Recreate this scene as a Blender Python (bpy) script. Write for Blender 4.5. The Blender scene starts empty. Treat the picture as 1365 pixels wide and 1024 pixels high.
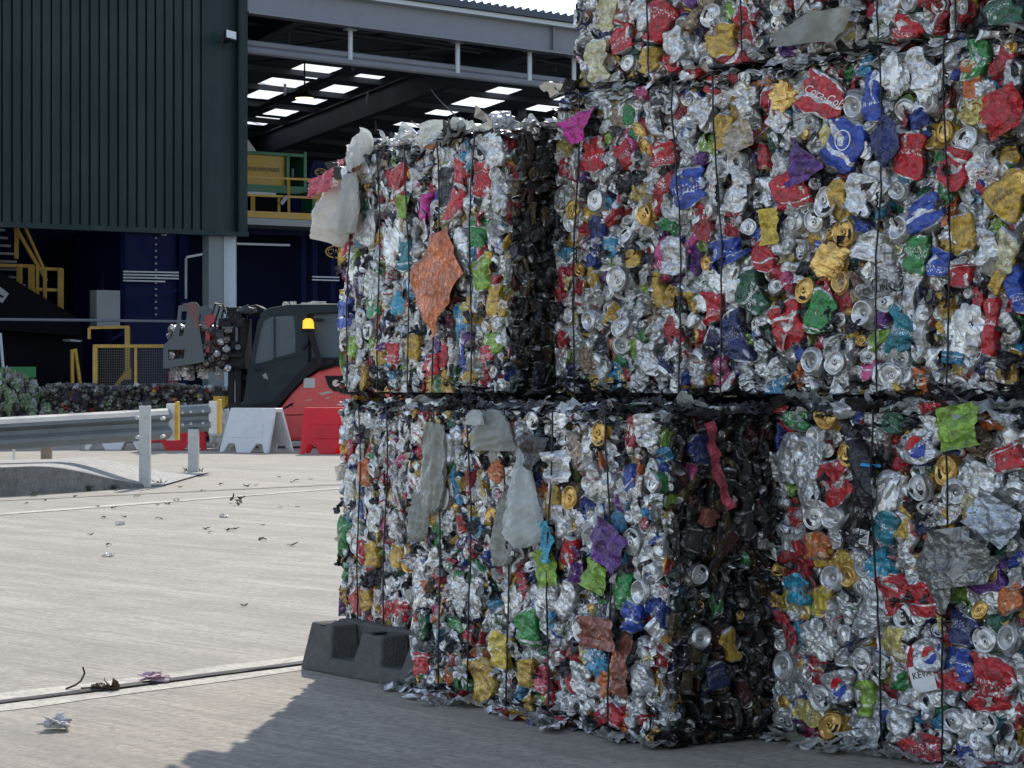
import bpy, bmesh, math, random
import numpy as np
from mathutils import Vector, Matrix

R = math.radians
random.seed(7)
RNG = np.random.default_rng(11)
scene = bpy.context.scene
COL = scene.collection
FPX = 2960.0            # focal length in photo pixels
CX, CY = 682.5, 512.0   # photo centre
CAMZ = 1.0

# ------------------------------------------------------------------ basics
def at(px, py, Y):
    return Vector(((px - CX) / FPX * Y, Y, CAMZ + (CY - py) / FPX * Y))

def ground(px, py):
    return at(px, py, FPX * CAMZ / (py - CY))

def tag(o, label=None, cat=None, group=None, kind=None):
    if label: o['label'] = label
    if cat: o['category'] = cat
    if group: o['group'] = group
    if kind: o['kind'] = kind
    return o

def empty(name, loc=(0, 0, 0), rz=0.0):
    o = bpy.data.objects.new(name, None)
    o.empty_display_size = 0.1
    COL.objects.link(o)
    o.location = loc
    o.rotation_euler = (0, 0, rz)
    return o

def link(name, me, mats=None, parent=None, loc=None):
    o = bpy.data.objects.new(name, me)
    COL.objects.link(o)
    if mats is not None:
        if not isinstance(mats, (list, tuple)): mats = [mats]
        if len(me.materials) == 0:
            for m in mats: me.materials.append(m)
    if parent is not None: o.parent = parent
    if loc is not None: o.location = loc
    return o

class MB:
    """collects simple shapes into ONE mesh"""
    def __init__(self): self.v, self.f, self.m = [], [], []
    def add(self, v, f, m=0):
        b = len(self.v)
        self.v += [tuple(p) for p in v]
        self.f += [tuple(b + i for i in q) for q in f]
        self.m += [m] * len(f)
        return self
    def box(self, c, s, m=0, rz=0.0, taper=1.0, M=None):
        x, y, z = s[0] / 2, s[1] / 2, s[2] / 2
        vs = []
        for zz, k in ((-z, 1.0), (z, taper)):
            for xx, yy in ((-x, -y), (x, -y), (x, y), (-x, y)):
                vs.append(Vector((xx * k, yy * k, zz)))
        rot = Matrix.Rotation(rz, 3, 'Z') if M is None else M
        vs = [rot @ p + Vector(c) for p in vs]
        return self.add(vs, [(3, 2, 1, 0), (4, 5, 6, 7), (0, 1, 5, 4), (1, 2, 6, 5), (2, 3, 7, 6), (3, 0, 4, 7)], m)
    def tube(self, pts, r, m=0, n=8, cap=True):
        pts = [Vector(p) for p in pts]
        vs = []
        for i, p in enumerate(pts):
            a = pts[max(i - 1, 0)]; b = pts[min(i + 1, len(pts) - 1)]
            d = (b - a).normalized()
            u = d.orthogonal().normalized() if abs(d.z) < .95 else d.cross(Vector((0, 1, 0))).normalized()
            if abs(d.z) < .95: u = d.cross(Vector((0, 0, 1))).normalized()
            w = d.cross(u).normalized()
            rr = r[i] if isinstance(r, (list, tuple)) else r
            for k in range(n):
                t = 2 * math.pi * k / n
                vs.append(p + u * math.cos(t) * rr + w * math.sin(t) * rr)
        fs = []
        for i in range(len(pts) - 1):
            for k in range(n):
                a = i * n + k; b = i * n + (k + 1) % n
                fs.append((a, b, b + n, a + n))
        if cap:
            fs.append(tuple(range(n))[::-1]); fs.append(tuple((len(pts) - 1) * n + k for k in range(n)))
        return self.add(vs, fs, m)
    def bar(self, a, b, w, h, m=0):
        """rectangular bar from a to b"""
        a, b = Vector(a), Vector(b)
        d = (b - a).normalized()
        u = d.cross(Vector((0, 0, 1)))
        u = Vector((1, 0, 0)) if u.length < 1e-4 else u.normalized()
        q = u.cross(d).normalized()
        vs = []
        for p in (a, b):
            for i, j in ((-1, -1), (1, -1), (1, 1), (-1, 1)):
                vs.append(p + u * i * w / 2 + q * j * h / 2)
        return self.add(vs, [(3, 2, 1, 0), (4, 5, 6, 7), (0, 1, 5, 4), (1, 2, 6, 5), (2, 3, 7, 6), (3, 0, 4, 7)], m)
    def prism(self, poly, off, m=0):
        """polygon of 3D points extruded by the vector off"""
        n = len(poly)
        off = Vector(off)
        vs = [Vector(p) for p in poly] + [Vector(p) + off for p in poly]
        fs = [tuple(range(n)), tuple(range(2 * n - 1, n - 1, -1))]
        for i in range(n):
            j = (i + 1) % n
            fs.append((i, i + n, j + n, j))
        return self.add(vs, fs, m)
    def build(self, name, mats, parent=None, bevel=0.0, smooth=False, seg=2, origin=None):
        org = Vector(origin) if origin is not None else Vector((0, 0, 0))
        if parent is not None and origin is None: org = WORLD_OF.get(parent.name, Vector((0, 0, 0)))
        me = bpy.data.meshes.new(name)
        me.from_pydata([tuple(Vector(p) - org) for p in self.v], [], self.f)
        me.polygons.foreach_set('material_index', self.m)
        bm = bmesh.new(); bm.from_mesh(me)
        bmesh.ops.recalc_face_normals(bm, faces=bm.faces)
        bm.to_mesh(me); bm.free()
        if smooth: me.polygons.foreach_set('use_smooth', [True] * len(me.polygons))
        o = link(name, me, mats, parent)
        if parent is None and origin is not None: o.location = org
        if bevel > 0:
            b = o.modifiers.new('bevel', 'BEVEL'); b.width = bevel; b.segments = seg; b.limit_method = 'ANGLE'; b.angle_limit = R(35)
        return o

WORLD_OF = {}   # empty name -> world location (children's vertices are given in world coordinates)
def root(name, loc, label, cat, group=None):
    o = empty(name, loc)
    WORLD_OF[o.name] = Vector(loc)
    return tag(o, label, cat, group)

def plate(name, loops, thick, mat, M, parent=None, bevel=0.0):
    """flat plate (outline + holes, 2D loops) extruded by thick; M places it (world)"""
    cu = bpy.data.curves.new(name, 'CURVE')
    cu.dimensions = '2D'; cu.fill_mode = 'BOTH'; cu.extrude = thick / 2
    for lp in loops:
        sp = cu.splines.new('POLY'); sp.points.add(len(lp) - 1); sp.use_cyclic_u = True
        for i, p in enumerate(lp): sp.points[i].co = (p[0], p[1], 0, 1)
    tmp = bpy.data.objects.new(name + '_tmp', cu); COL.objects.link(tmp)
    me = bpy.data.meshes.new_from_object(tmp.evaluated_get(bpy.context.evaluated_depsgraph_get()))
    bpy.data.objects.remove(tmp); bpy.data.curves.remove(cu)
    me.name = name
    off = WORLD_OF.get(parent.name, Vector((0, 0, 0))) if parent is not None else Vector((0, 0, 0))
    me.transform(Matrix.Translation(-off) @ M)
    me.materials.clear()
    o = link(name, me, mat, parent)
    if bevel:
        bmod = o.modifiers.new('bevel', 'BEVEL'); bmod.width = bevel; bmod.segments = 2; bmod.limit_method = 'ANGLE'
    return o

def text_mesh(txt, size, extrude=0.0, shear=0.0, align='CENTER'):
    cu = bpy.data.curves.new('txt', 'FONT')
    cu.body = txt; cu.size = size; cu.extrude = extrude; cu.shear = shear
    cu.align_x = align; cu.align_y = 'CENTER'; cu.resolution_u = 3
    tmp = bpy.data.objects.new('txt_tmp', cu); COL.objects.link(tmp)
    me = bpy.data.meshes.new_from_object(tmp.evaluated_get(bpy.context.evaluated_depsgraph_get()))
    bpy.data.objects.remove(tmp); bpy.data.curves.remove(cu)
    me.materials.clear()
    return me

def text_on(name, txt, size, mat, M, parent, shear=0.0, extrude=0.001):
    me = text_mesh(txt, size, extrude, shear)
    off = WORLD_OF.get(parent.name, Vector((0, 0, 0)))
    me.transform(Matrix.Translation(-off) @ M)
    return link(name, me, mat, parent)

def frame(o, x, y, z=None):
    """matrix with given axes at o"""
    x = Vector(x).normalized(); y = Vector(y).normalized()
    z = x.cross(y).normalized() if z is None else Vector(z).normalized()
    M = Matrix.Identity(4)
    for i in range(3):
        M[i][0] = x[i]; M[i][1] = y[i]; M[i][2] = z[i]; M[i][3] = Vector(o)[i]
    return M

# ------------------------------------------------------------------ materials
def new_mat(name):
    m = bpy.data.materials.new(name); m.use_nodes = True
    nt = m.node_tree
    b = nt.nodes['Principled BSDF']
    return m, nt, b

def N(nt, t, **kw):
    n = nt.nodes.new(t)
    for k, v in kw.items():
        if k in n.inputs: n.inputs[k].default_value = v
        else: setattr(n, k, v)
    return n

def L(nt, a, b): nt.links.new(a, b)

def mixcol(nt, fac, a, b, blend='MIX'):
    n = nt.nodes.new('ShaderNodeMix'); n.data_type = 'RGBA'; n.blend_type = blend
    for s, v in ((0, fac), (6, a), (7, b)):
        if hasattr(v, 'links'): L(nt, v, n.inputs[s])
        else: n.inputs[s].default_value = v if not isinstance(v, tuple) or len(v) == 4 else (*v, 1)
    return n.outputs[2]

def ramp(nt, fac, stops, const=False):
    n = nt.nodes.new('ShaderNodeValToRGB')
    n.color_ramp.interpolation = 'CONSTANT' if const else 'LINEAR'
    e = n.color_ramp.elements
    while len(e) < len(stops): e.new(0.5)
    for i, (p, c) in enumerate(stops):
        e[i].position = p
        e[i].color = (c, c, c, 1) if isinstance(c, (int, float)) else (*c, 1)
    L(nt, fac, n.inputs[0])
    return n.outputs[0]

def math_(nt, op, a, b=None, c=None):
    n = nt.nodes.new('ShaderNodeMath'); n.operation = op
    for i, v in enumerate((a, b, c)):
        if v is None: continue
        if hasattr(v, 'links'): L(nt, v, n.inputs[i])
        else: n.inputs[i].default_value = v
    return n.outputs[0]

def simple(name, col, rough=0.5, metal=0.0, var=0.18, scale=6.0, bump=0.0, bscale=60.0, dirt=0.0, dirtcol=(.05, .045, .04), spec=.5, trans=0.0):
    """painted / plastic / metal surface with uneven tone, dirt patches and slight bump"""
    m, nt, b = new_mat(name)
    tc = N(nt, 'ShaderNodeTexCoord')
    n1 = N(nt, 'ShaderNodeTexNoise', Scale=scale, Detail=6.0, Roughness=.65)
    L(nt, tc.outputs['Object'], n1.inputs['Vector'])
    lo = tuple(c * (1 - var) for c in col); hi = tuple(min(1, c * (1 + var)) for c in col)
    c = ramp(nt, n1.outputs['Fac'], [(.3, lo), (.7, hi)])
    if dirt > 0:
        n2 = N(nt, 'ShaderNodeTexNoise', Scale=scale * 2.7, Detail=8.0, Roughness=.7)
        L(nt, tc.outputs['Object'], n2.inputs['Vector'])
        f = ramp(nt, n2.outputs['Fac'], [(.5, 0.0), (.72, dirt)])
        c = mixcol(nt, f, c, dirtcol)
    L(nt, c, b.inputs['Base Color'])
    b.inputs['Metallic'].default_value = metal
    r = ramp(nt, n1.outputs['Fac'], [(.3, max(0.02, rough - .12)), (.7, min(1, rough + .12))])
    L(nt, r, b.inputs['Roughness'])
    if bump > 0:
        n3 = N(nt, 'ShaderNodeTexNoise', Scale=bscale, Detail=5.0, Roughness=.6)
        L(nt, tc.outputs['Object'], n3.inputs['Vector'])
        bp = N(nt, 'ShaderNodeBump', Strength=bump, Distance=.01)
        L(nt, n3.outputs['Fac'], bp.inputs['Height']); L(nt, bp.outputs['Normal'], b.inputs['Normal'])
    b.inputs['Specular IOR Level'].default_value = spec
    if trans > 0:
        tr = N(nt, 'ShaderNodeBsdfTranslucent'); L(nt, c, tr.inputs['Color'])
        mx = N(nt, 'ShaderNodeMixShader', Fac=trans)
        L(nt, b.outputs[0], mx.inputs[1]); L(nt, tr.outputs[0], mx.inputs[2]); L(nt, mx.outputs[0], nt.nodes['Material Output'].inputs[0])
    return m

def make_print():
    """printed aluminium: ink colours per can carried by the mesh, bare metal where the ink is worn"""
    m, nt, b = new_mat('printed_aluminium')
    a = N(nt, 'ShaderNodeAttribute', attribute_name='tint')
    a2 = N(nt, 'ShaderNodeAttribute', attribute_name='tintb')
    cu = N(nt, 'ShaderNodeAttribute', attribute_name='cuv')
    sep = N(nt, 'ShaderNodeSeparateXYZ'); L(nt, cu.outputs['Vector'], sep.inputs[0])
    u, v, s = sep.outputs[0], sep.outputs[1], sep.outputs[2]
    sc = N(nt, 'ShaderNodeMapping'); sc.inputs['Scale'].default_value = (5.0, 2.6, 37.0)
    L(nt, cu.outputs['Vector'], sc.inputs['Vector'])
    n1 = N(nt, 'ShaderNodeTexNoise', Scale=1.0, Detail=2.0, Roughness=.5); L(nt, sc.outputs[0], n1.inputs['Vector'])
    blot = ramp(nt, n1.outputs['Fac'], [(.63, 0.0), (.645, 1.0)])
    # lettering-like strokes in a band round the can
    sc2 = N(nt, 'ShaderNodeMapping'); sc2.inputs['Scale'].default_value = (46.0, 20.0, 91.0)
    L(nt, cu.outputs['Vector'], sc2.inputs['Vector'])
    n2 = N(nt, 'ShaderNodeTexNoise', Scale=1.0, Detail=1.0, Roughness=.5); L(nt, sc2.outputs[0], n2.inputs['Vector'])
    stroke = ramp(nt, n2.outputs['Fac'], [(.55, 0.0), (.58, 1.0)])
    sv = math_(nt, 'ADD', math_(nt, 'FRACT', math_(nt, 'MULTIPLY', s, 3.7)), 0.0)
    cen = math_(nt, 'MULTIPLY_ADD', sv, .5, .25)
    s2 = math_(nt, 'FRACT', math_(nt, 'MULTIPLY', s, 17.3))
    band = math_(nt, 'LESS_THAN', math_(nt, 'ABSOLUTE', math_(nt, 'SUBTRACT', v, cen)), math_(nt, 'MULTIPLY_ADD', s2, .22, -.08))
    s3 = math_(nt, 'FRACT', math_(nt, 'MULTIPLY', s, 41.7))
    stripe = math_(nt, 'LESS_THAN', math_(nt, 'ABSOLUTE', math_(nt, 'SUBTRACT', v, math_(nt, 'MULTIPLY_ADD', s3, .8, .1))), math_(nt, 'MULTIPLY_ADD', s2, -.09, .05))
    mk = math_(nt, 'MAXIMUM', math_(nt, 'MAXIMUM', math_(nt, 'MULTIPLY', stroke, band), stripe), math_(nt, 'MULTIPLY', blot, .9))
    col = mixcol(nt, mk, a.outputs['Color'], a2.outputs['Color'])
    # scuffs to bare metal and grime
    sc3 = N(nt, 'ShaderNodeMapping'); sc3.inputs['Scale'].default_value = (11.0, 9.0, 53.0)
    L(nt, cu.outputs['Vector'], sc3.inputs['Vector'])
    n3 = N(nt, 'ShaderNodeTexNoise', Scale=1.6, Detail=7.0, Roughness=.75); L(nt, sc3.outputs[0], n3.inputs['Vector'])
    scuff = ramp(nt, n3.outputs['Fac'], [(.64, 0.0), (.72, .8)])
    ends = math_(nt, 'GREATER_THAN', math_(nt, 'ABSOLUTE', math_(nt, 'SUBTRACT', v, .5)), .462)
    bare = math_(nt, 'MAXIMUM', scuff, ends)
    col = mixcol(nt, bare, col, (.60, .59, .565))
    n4 = N(nt, 'ShaderNodeTexNoise', Scale=.7, Detail=8.0, Roughness=.7); L(nt, sc3.outputs[0], n4.inputs['Vector'])
    grime = ramp(nt, n4.outputs['Fac'], [(.40, 0.0), (.68, .75)])
    col = mixcol(nt, grime, col, (.09, .08, .07))
    L(nt, col, b.inputs['Base Color'])
    hs = N(nt, 'ShaderNodeSeparateColor'); hs.mode = 'HSV'; L(nt, col, hs.inputs[0])
    metal = math_(nt, 'MULTIPLY_ADD', hs.outputs[1], -.42, .62)
    L(nt, math_(nt, 'MAXIMUM', metal, math_(nt, 'MULTIPLY', bare, .72)), b.inputs['Metallic'])
    L(nt, ramp(nt, n4.outputs['Fac'], [(.3, .26), (.7, .50)]), b.inputs['Roughness'])
    tc = N(nt, 'ShaderNodeTexCoord')
    vo = N(nt, 'ShaderNodeTexVoronoi', Scale=60.0); vo.feature = 'F1'; L(nt, tc.outputs['Object'], vo.inputs['Vector'])
    v2 = N(nt, 'ShaderNodeTexVoronoi', Scale=34.0); v2.feature = 'F1'
    nz = N(nt, 'ShaderNodeTexNoise', Scale=24.0, Detail=3.0); L(nt, tc.outputs['Object'], nz.inputs['Vector'])
    wob = N(nt, 'ShaderNodeMix'); wob.data_type = 'VECTOR'; wob.inputs[0].default_value = .05; L(nt, tc.outputs['Object'], wob.inputs[4]); L(nt, nz.outputs['Color'], wob.inputs[5]); L(nt, wob.outputs[1], v2.inputs['Vector'])
    hgt = math_(nt, 'ADD', math_(nt, 'MULTIPLY', v2.outputs['Distance'], 1.0), math_(nt, 'MULTIPLY', vo.outputs['Distance'], .35))
    bp = N(nt, 'ShaderNodeBump', Strength=.75, Distance=.012)
    L(nt, hgt, bp.inputs['Height']); L(nt, bp.outputs['Normal'], b.inputs['Normal'])
    return m

def make_metal(name, col, rough=.38, bumps=.35):
    m, nt, b = new_mat(name)
    tc = N(nt, 'ShaderNodeTexCoord')
    n1 = N(nt, 'ShaderNodeTexNoise', Scale=22.0, Detail=7.0, Roughness=.7); L(nt, tc.outputs['Object'], n1.inputs['Vector'])
    c = ramp(nt, n1.outputs['Fac'], [(.34, tuple(x * .45 for x in col)), (.52, col), (.8, tuple(min(1, x * 1.08) for x in col))])
    L(nt, c, b.inputs['Base Color'])
    b.inputs['Metallic'].default_value = .74
    L(nt, ramp(nt, n1.outputs['Fac'], [(.3, rough + .2), (.65, rough - .06)]), b.inputs['Roughness'])
    vo = N(nt, 'ShaderNodeTexVoronoi', Scale=70.0); L(nt, tc.outputs['Object'], vo.inputs['Vector'])
    bp = N(nt, 'ShaderNodeBump', Strength=bumps, Distance=.004)
    L(nt, vo.outputs['Distance'], bp.inputs['Height']); L(nt, bp.outputs['Normal'], b.inputs['Normal'])
    return m

def make_core():
    """mass of pressed cans deep in the bale"""
    m, nt, b = new_mat('compacted_cans')
    tc = N(nt, 'ShaderNodeTexCoord')
    mp = N(nt, 'ShaderNodeMapping'); mp.inputs['Scale'].default_value = (22, 22, 15); L(nt, tc.outputs['Object'], mp.inputs['Vector'])
    vo = N(nt, 'ShaderNodeTexVoronoi', Scale=1.0); L(nt, mp.outputs[0], vo.inputs['Vector'])
    sp = N(nt, 'ShaderNodeSeparateColor'); L(nt, vo.outputs['Color'], sp.inputs[0])
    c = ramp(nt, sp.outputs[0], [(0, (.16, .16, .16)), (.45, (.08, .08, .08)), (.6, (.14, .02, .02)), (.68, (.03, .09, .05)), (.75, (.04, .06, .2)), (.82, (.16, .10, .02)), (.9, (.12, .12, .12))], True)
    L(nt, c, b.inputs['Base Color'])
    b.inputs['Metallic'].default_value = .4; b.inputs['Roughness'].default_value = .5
    vd = N(nt, 'ShaderNodeTexVoronoi', Scale=2.7); L(nt, mp.outputs[0], vd.inputs['Vector'])
    bp = N(nt, 'ShaderNodeBump', Strength=1.0, Distance=.03)
    L(nt, vd.outputs['Distance'], bp.inputs['Height']); L(nt, bp.outputs['Normal'], b.inputs['Normal'])
    return m

def make_film(name, col, trans=.35, rough=.32, see=0.0):
    m, nt, b = new_mat(name)
    tc = N(nt, 'ShaderNodeTexCoord')
    n1 = N(nt, 'ShaderNodeTexNoise', Scale=14.0, Detail=8.0, Roughness=.65); L(nt, tc.outputs['Object'], n1.inputs['Vector'])
    c = ramp(nt, n1.outputs['Fac'], [(.3, tuple(x * .72 for x in col)), (.65, col)])
    n2 = N(nt, 'ShaderNodeTexNoise', Scale=55.0, Detail=6.0, Roughness=.7); L(nt, tc.outputs['Object'], n2.inputs['Vector'])
    c = mixcol(nt, ramp(nt, n2.outputs['Fac'], [(.56, 0.0), (.72, .5)]), c, (.16, .14, .12))
    L(nt, c, b.inputs['Base Color']); b.inputs['Roughness'].default_value = rough
    bp = N(nt, 'ShaderNodeBump', Strength=.35, Distance=.006)
    L(nt, n1.outputs['Fac'], bp.inputs['Height']); L(nt, bp.outputs['Normal'], b.inputs['Normal'])
    if trans > 0:
        tr = N(nt, 'ShaderNodeBsdfTranslucent'); L(nt, c, tr.inputs['Color'])
        mx = N(nt, 'ShaderNodeMixShader', Fac=trans)
        L(nt, b.outputs[0], mx.inputs[1]); L(nt, tr.outputs[0], mx.inputs[2])
        tp = N(nt, 'ShaderNodeBsdfTransparent'); m2 = N(nt, 'ShaderNodeMixShader')
        wv = N(nt, 'ShaderNodeTexNoise', Scale=9.0, Detail=5.0, Roughness=.6, Distortion=1.5); L(nt, tc.outputs['Object'], wv.inputs['Vector'])
        L(nt, ramp(nt, wv.outputs['Fac'], [(.35, see), (.62, see * .25)]), m2.inputs[0])
        L(nt, mx.outputs[0], m2.inputs[1]); L(nt, tp.outputs[0], m2.inputs[2])
        L(nt, m2.outputs[0], nt.nodes['Material Output'].inputs[0])
    return m

def make_concrete(name, base, broom=True, scale=1.0):
    m, nt, b = new_mat(name)
    tc = N(nt, 'ShaderNodeTexCoord')
    n1 = N(nt, 'ShaderNodeTexNoise', Scale=.55 * scale, Detail=8.0, Roughness=.62); L(nt, tc.outputs['Object'], n1.inputs['Vector'])
    c = ramp(nt, n1.outputs['Fac'], [(.28, tuple(x * .78 for x in base)), (.72, tuple(x * 1.12 for x in base))])
    hgt = n1.outputs['Fac']
    rotn = N(nt, 'ShaderNodeMapping'); rotn.inputs['Rotation'].default_value = (0, 0, R(47 if broom else 0))
    rotn.inputs['Scale'].default_value = (1.0, 1.0, 1.0); L(nt, tc.outputs['Object'], rotn.inputs['Vector'])
    st = N(nt, 'ShaderNodeMapping'); st.inputs['Scale'].default_value = (2.2, 30.0, 1.0) if broom else (9, 9, 9)
    L(nt, rotn.outputs[0], st.inputs['Vector'])
    n2 = N(nt, 'ShaderNodeTexNoise', Scale=1.0 * scale, Detail=5.0, Roughness=.7); L(nt, st.outputs[0], n2.inputs['Vector'])
    c = mixcol(nt, ramp(nt, n2.outputs['Fac'], [(.47, 0.0), (.68, .60)]), c, tuple(x * .45 for x in base))
    c = mixcol(nt, ramp(nt, n2.outputs['Fac'], [(.28, .4), (.44, 0.0)]), c, tuple(min(1, x * 1.3) for x in base))
    n3 = N(nt, 'ShaderNodeTexNoise', Scale=34.0, Detail=7.0, Roughness=.8); L(nt, tc.outputs['Object'], n3.inputs['Vector'])
    c = mixcol(nt, ramp(nt, n3.outputs['Fac'], [(.48, 0.0), (.62, .75)]), c, tuple(x * .40 for x in base))
    c = mixcol(nt, ramp(nt, n3.outputs['Fac'], [(.32, .5), (.45, 0.0)]), c, tuple(min(1, x * 1.35) for x in base))
    n5 = N(nt, 'ShaderNodeTexNoise', Scale=2.3, Detail=9.0, Roughness=.7); L(nt, tc.outputs['Object'], n5.inputs['Vector'])
    c = mixcol(nt, ramp(nt, n5.outputs['Fac'], [(.52, 0.0), (.72, .5)]), c, (.19, .17, .145))
    if broom:
        s2 = N(nt, 'ShaderNodeMapping'); s2.inputs['Scale'].default_value = (.30, 4.2, 1.0); L(nt, rotn.outputs[0], s2.inputs['Vector'])
        n6 = N(nt, 'ShaderNodeTexNoise', Scale=1.0, Detail=6.0, Roughness=.72); L(nt, s2.outputs[0], n6.inputs['Vector'])
        c = mixcol(nt, ramp(nt, n6.outputs['Fac'], [(.47, 0.0), (.66, .55)]), c, tuple(x * .52 for x in base))
        c = mixcol(nt, ramp(nt, n6.outputs['Fac'], [(.30, .45), (.44, 0.0)]), c, tuple(min(1, x * 1.28) for x in base))
        n7 = N(nt, 'ShaderNodeTexNoise', Scale=3.6, Detail=10.0, Roughness=.82); L(nt, tc.outputs['Object'], n7.inputs['Vector'])
        c = mixcol(nt, ramp(nt, n7.outputs['Fac'], [(.50, 0.0), (.66, .5)]), c, tuple(x * .5 for x in base))
    L(nt, c, b.inputs['Base Color']); b.inputs['Roughness'].default_value = .88
    add = math_(nt, 'ADD', math_(nt, 'MULTIPLY', n2.outputs['Fac'], .8), math_(nt, 'MULTIPLY', n3.outputs['Fac'], .5))
    bp = N(nt, 'ShaderNodeBump', Strength=.45, Distance=.012)
    L(nt, add, bp.inputs['Height']); L(nt, bp.outputs['Normal'], b.inputs['Normal'])
    return m

M = {}
M['print'] = make_print()
M['alu'] = make_metal('bare_aluminium', (.70, .69, .665))
M['gold'] = make_metal('gold_lacquer', (.74, .47, .15))
M['hole'] = simple('can_opening', (.012, .012, .012), .8)
M['core'] = make_core()
M['film_clear'] = make_film('milky_film', (.74, .77, .74), .35, .26, .40)
M['film_white'] = make_film('white_film', (.76, .74, .68), .45, .32, .08)
M['film_grey'] = make_film('grey_film', (.42, .42, .37), .25, .3, .34)
M['wire'] = simple('black_wire', (.012, .012, .014), .45, .3)
M['concrete'] = make_concrete('yard_concrete', (.435, .382, .302))
M['plinth'] = make_concrete('plinth_concrete', (.46, .43, .38), False)
M['rubber'] = simple('dark_block', (.088, .085, .078), .92, 0, .3, 14, .8, 90, .5, (.16, .15, .14))
# ------------------------------------------------------------------ crushed cans
def tri(x): return np.abs((x % 1.0) * 2 - 1) - .5

def crumple(p, rng, amp, freq, n=5):
    d = np.zeros(len(p))
    for i in range(n):
        k = rng.normal(size=3); k /= np.linalg.norm(k)
        d += tri(p @ k * freq * rng.uniform(.6, 1.7) + rng.random()) * amp / (1 + .35 * i)
    return d

def grid_faces(nu, nv, wrap=True):
    """quads of a grid whose index is j*nu+i (i round, j along)"""
    i = np.arange(nu if wrap else nu - 1); j = np.arange(nv - 1)
    I, J = np.meshgrid(i, j)
    I2 = (I + 1) % nu
    return np.stack([J * nu + I, J * nu + I2, (J + 1) * nu + I2, (J + 1) * nu + I], -1).reshape(-1, 4)

class Geo:
    """verts, quads, tris with material index and the three ink attributes"""
    def __init__(self, v, q=None, t=None, qm=0, tm=0, tint=(.7, .7, .7), tintb=(.7, .7, .7), cuv=None, smooth=True):
        self.v = np.asarray(v, float)
        self.q = np.zeros((0, 4), int) if q is None else np.asarray(q, int)
        self.t = np.zeros((0, 3), int) if t is None else np.asarray(t, int)
        self.qm = np.full(len(self.q), qm) if np.isscalar(qm) else np.asarray(qm)
        self.tm = np.full(len(self.t), tm) if np.isscalar(tm) else np.asarray(tm)
        n = len(self.v)
        self.tint = np.tile(np.asarray(tint, float), (n, 1)); self.tintb = np.tile(np.asarray(tintb, float), (n, 1))
        self.cuv = np.zeros((n, 3)) if cuv is None else np.asarray(cuv, float)
        self.qs = np.full(len(self.q), smooth); self.ts = np.full(len(self.t), smooth)

def join(gs):
    out = Geo(np.zeros((0, 3)))
    o = 0; V, Q, T, QM, TM, A, B, C, QS, TS = ([] for _ in range(10))
    for g in gs:
        V.append(g.v); Q.append(g.q + o); T.append(g.t + o); QM.append(g.qm); TM.append(g.tm)
        A.append(g.tint); B.append(g.tintb); C.append(g.cuv); QS.append(g.qs); TS.append(g.ts); o += len(g.v)
    out.v = np.concatenate(V); out.q = np.concatenate(Q); out.t = np.concatenate(T); out.qm = np.concatenate(QM); out.tm = np.concatenate(TM)
    out.tint = np.concatenate(A); out.tintb = np.concatenate(B); out.cuv = np.concatenate(C); out.qs = np.concatenate(QS); out.ts = np.concatenate(TS)
    return out

def geo_mesh(name, g):
    me = bpy.data.meshes.new(name)
    nq, nt = len(g.q), len(g.t)
    me.vertices.add(len(g.v)); me.vertices.foreach_set('co', g.v.astype(np.float32).ravel())
    me.loops.add(nq * 4 + nt * 3)
    me.loops.foreach_set('vertex_index', np.concatenate([g.q.ravel(), g.t.ravel()]).astype(np.int32))
    me.polygons.add(nq + nt)
    me.polygons.foreach_set('loop_start', np.concatenate([np.arange(nq) * 4, nq * 4 + np.arange(nt) * 3]).astype(np.int32))
    me.polygons.foreach_set('material_index', np.concatenate([g.qm, g.tm]).astype(np.int32))
    me.polygons.foreach_set('use_smooth', np.concatenate([g.qs, g.ts]).astype(bool))
    me.update(calc_edges=True)
    for nm, arr in (('tint', g.tint), ('tintb', g.tintb)):
        at_ = me.attributes.new(nm, 'FLOAT_COLOR', 'POINT')
        at_.data.foreach_set('color', np.concatenate([arr, np.ones((len(arr), 1))], 1).astype(np.float32).ravel())
    at_ = me.attributes.new('cuv', 'FLOAT_VECTOR', 'POINT'); at_.data.foreach_set('vector', g.cuv.astype(np.float32).ravel())
    return me

CANMATS = lambda: [M['print'], M['alu'], M['gold'], M['hole'], M['film_clear'], M['film_white'], M['film_grey'], M['core']]

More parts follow.
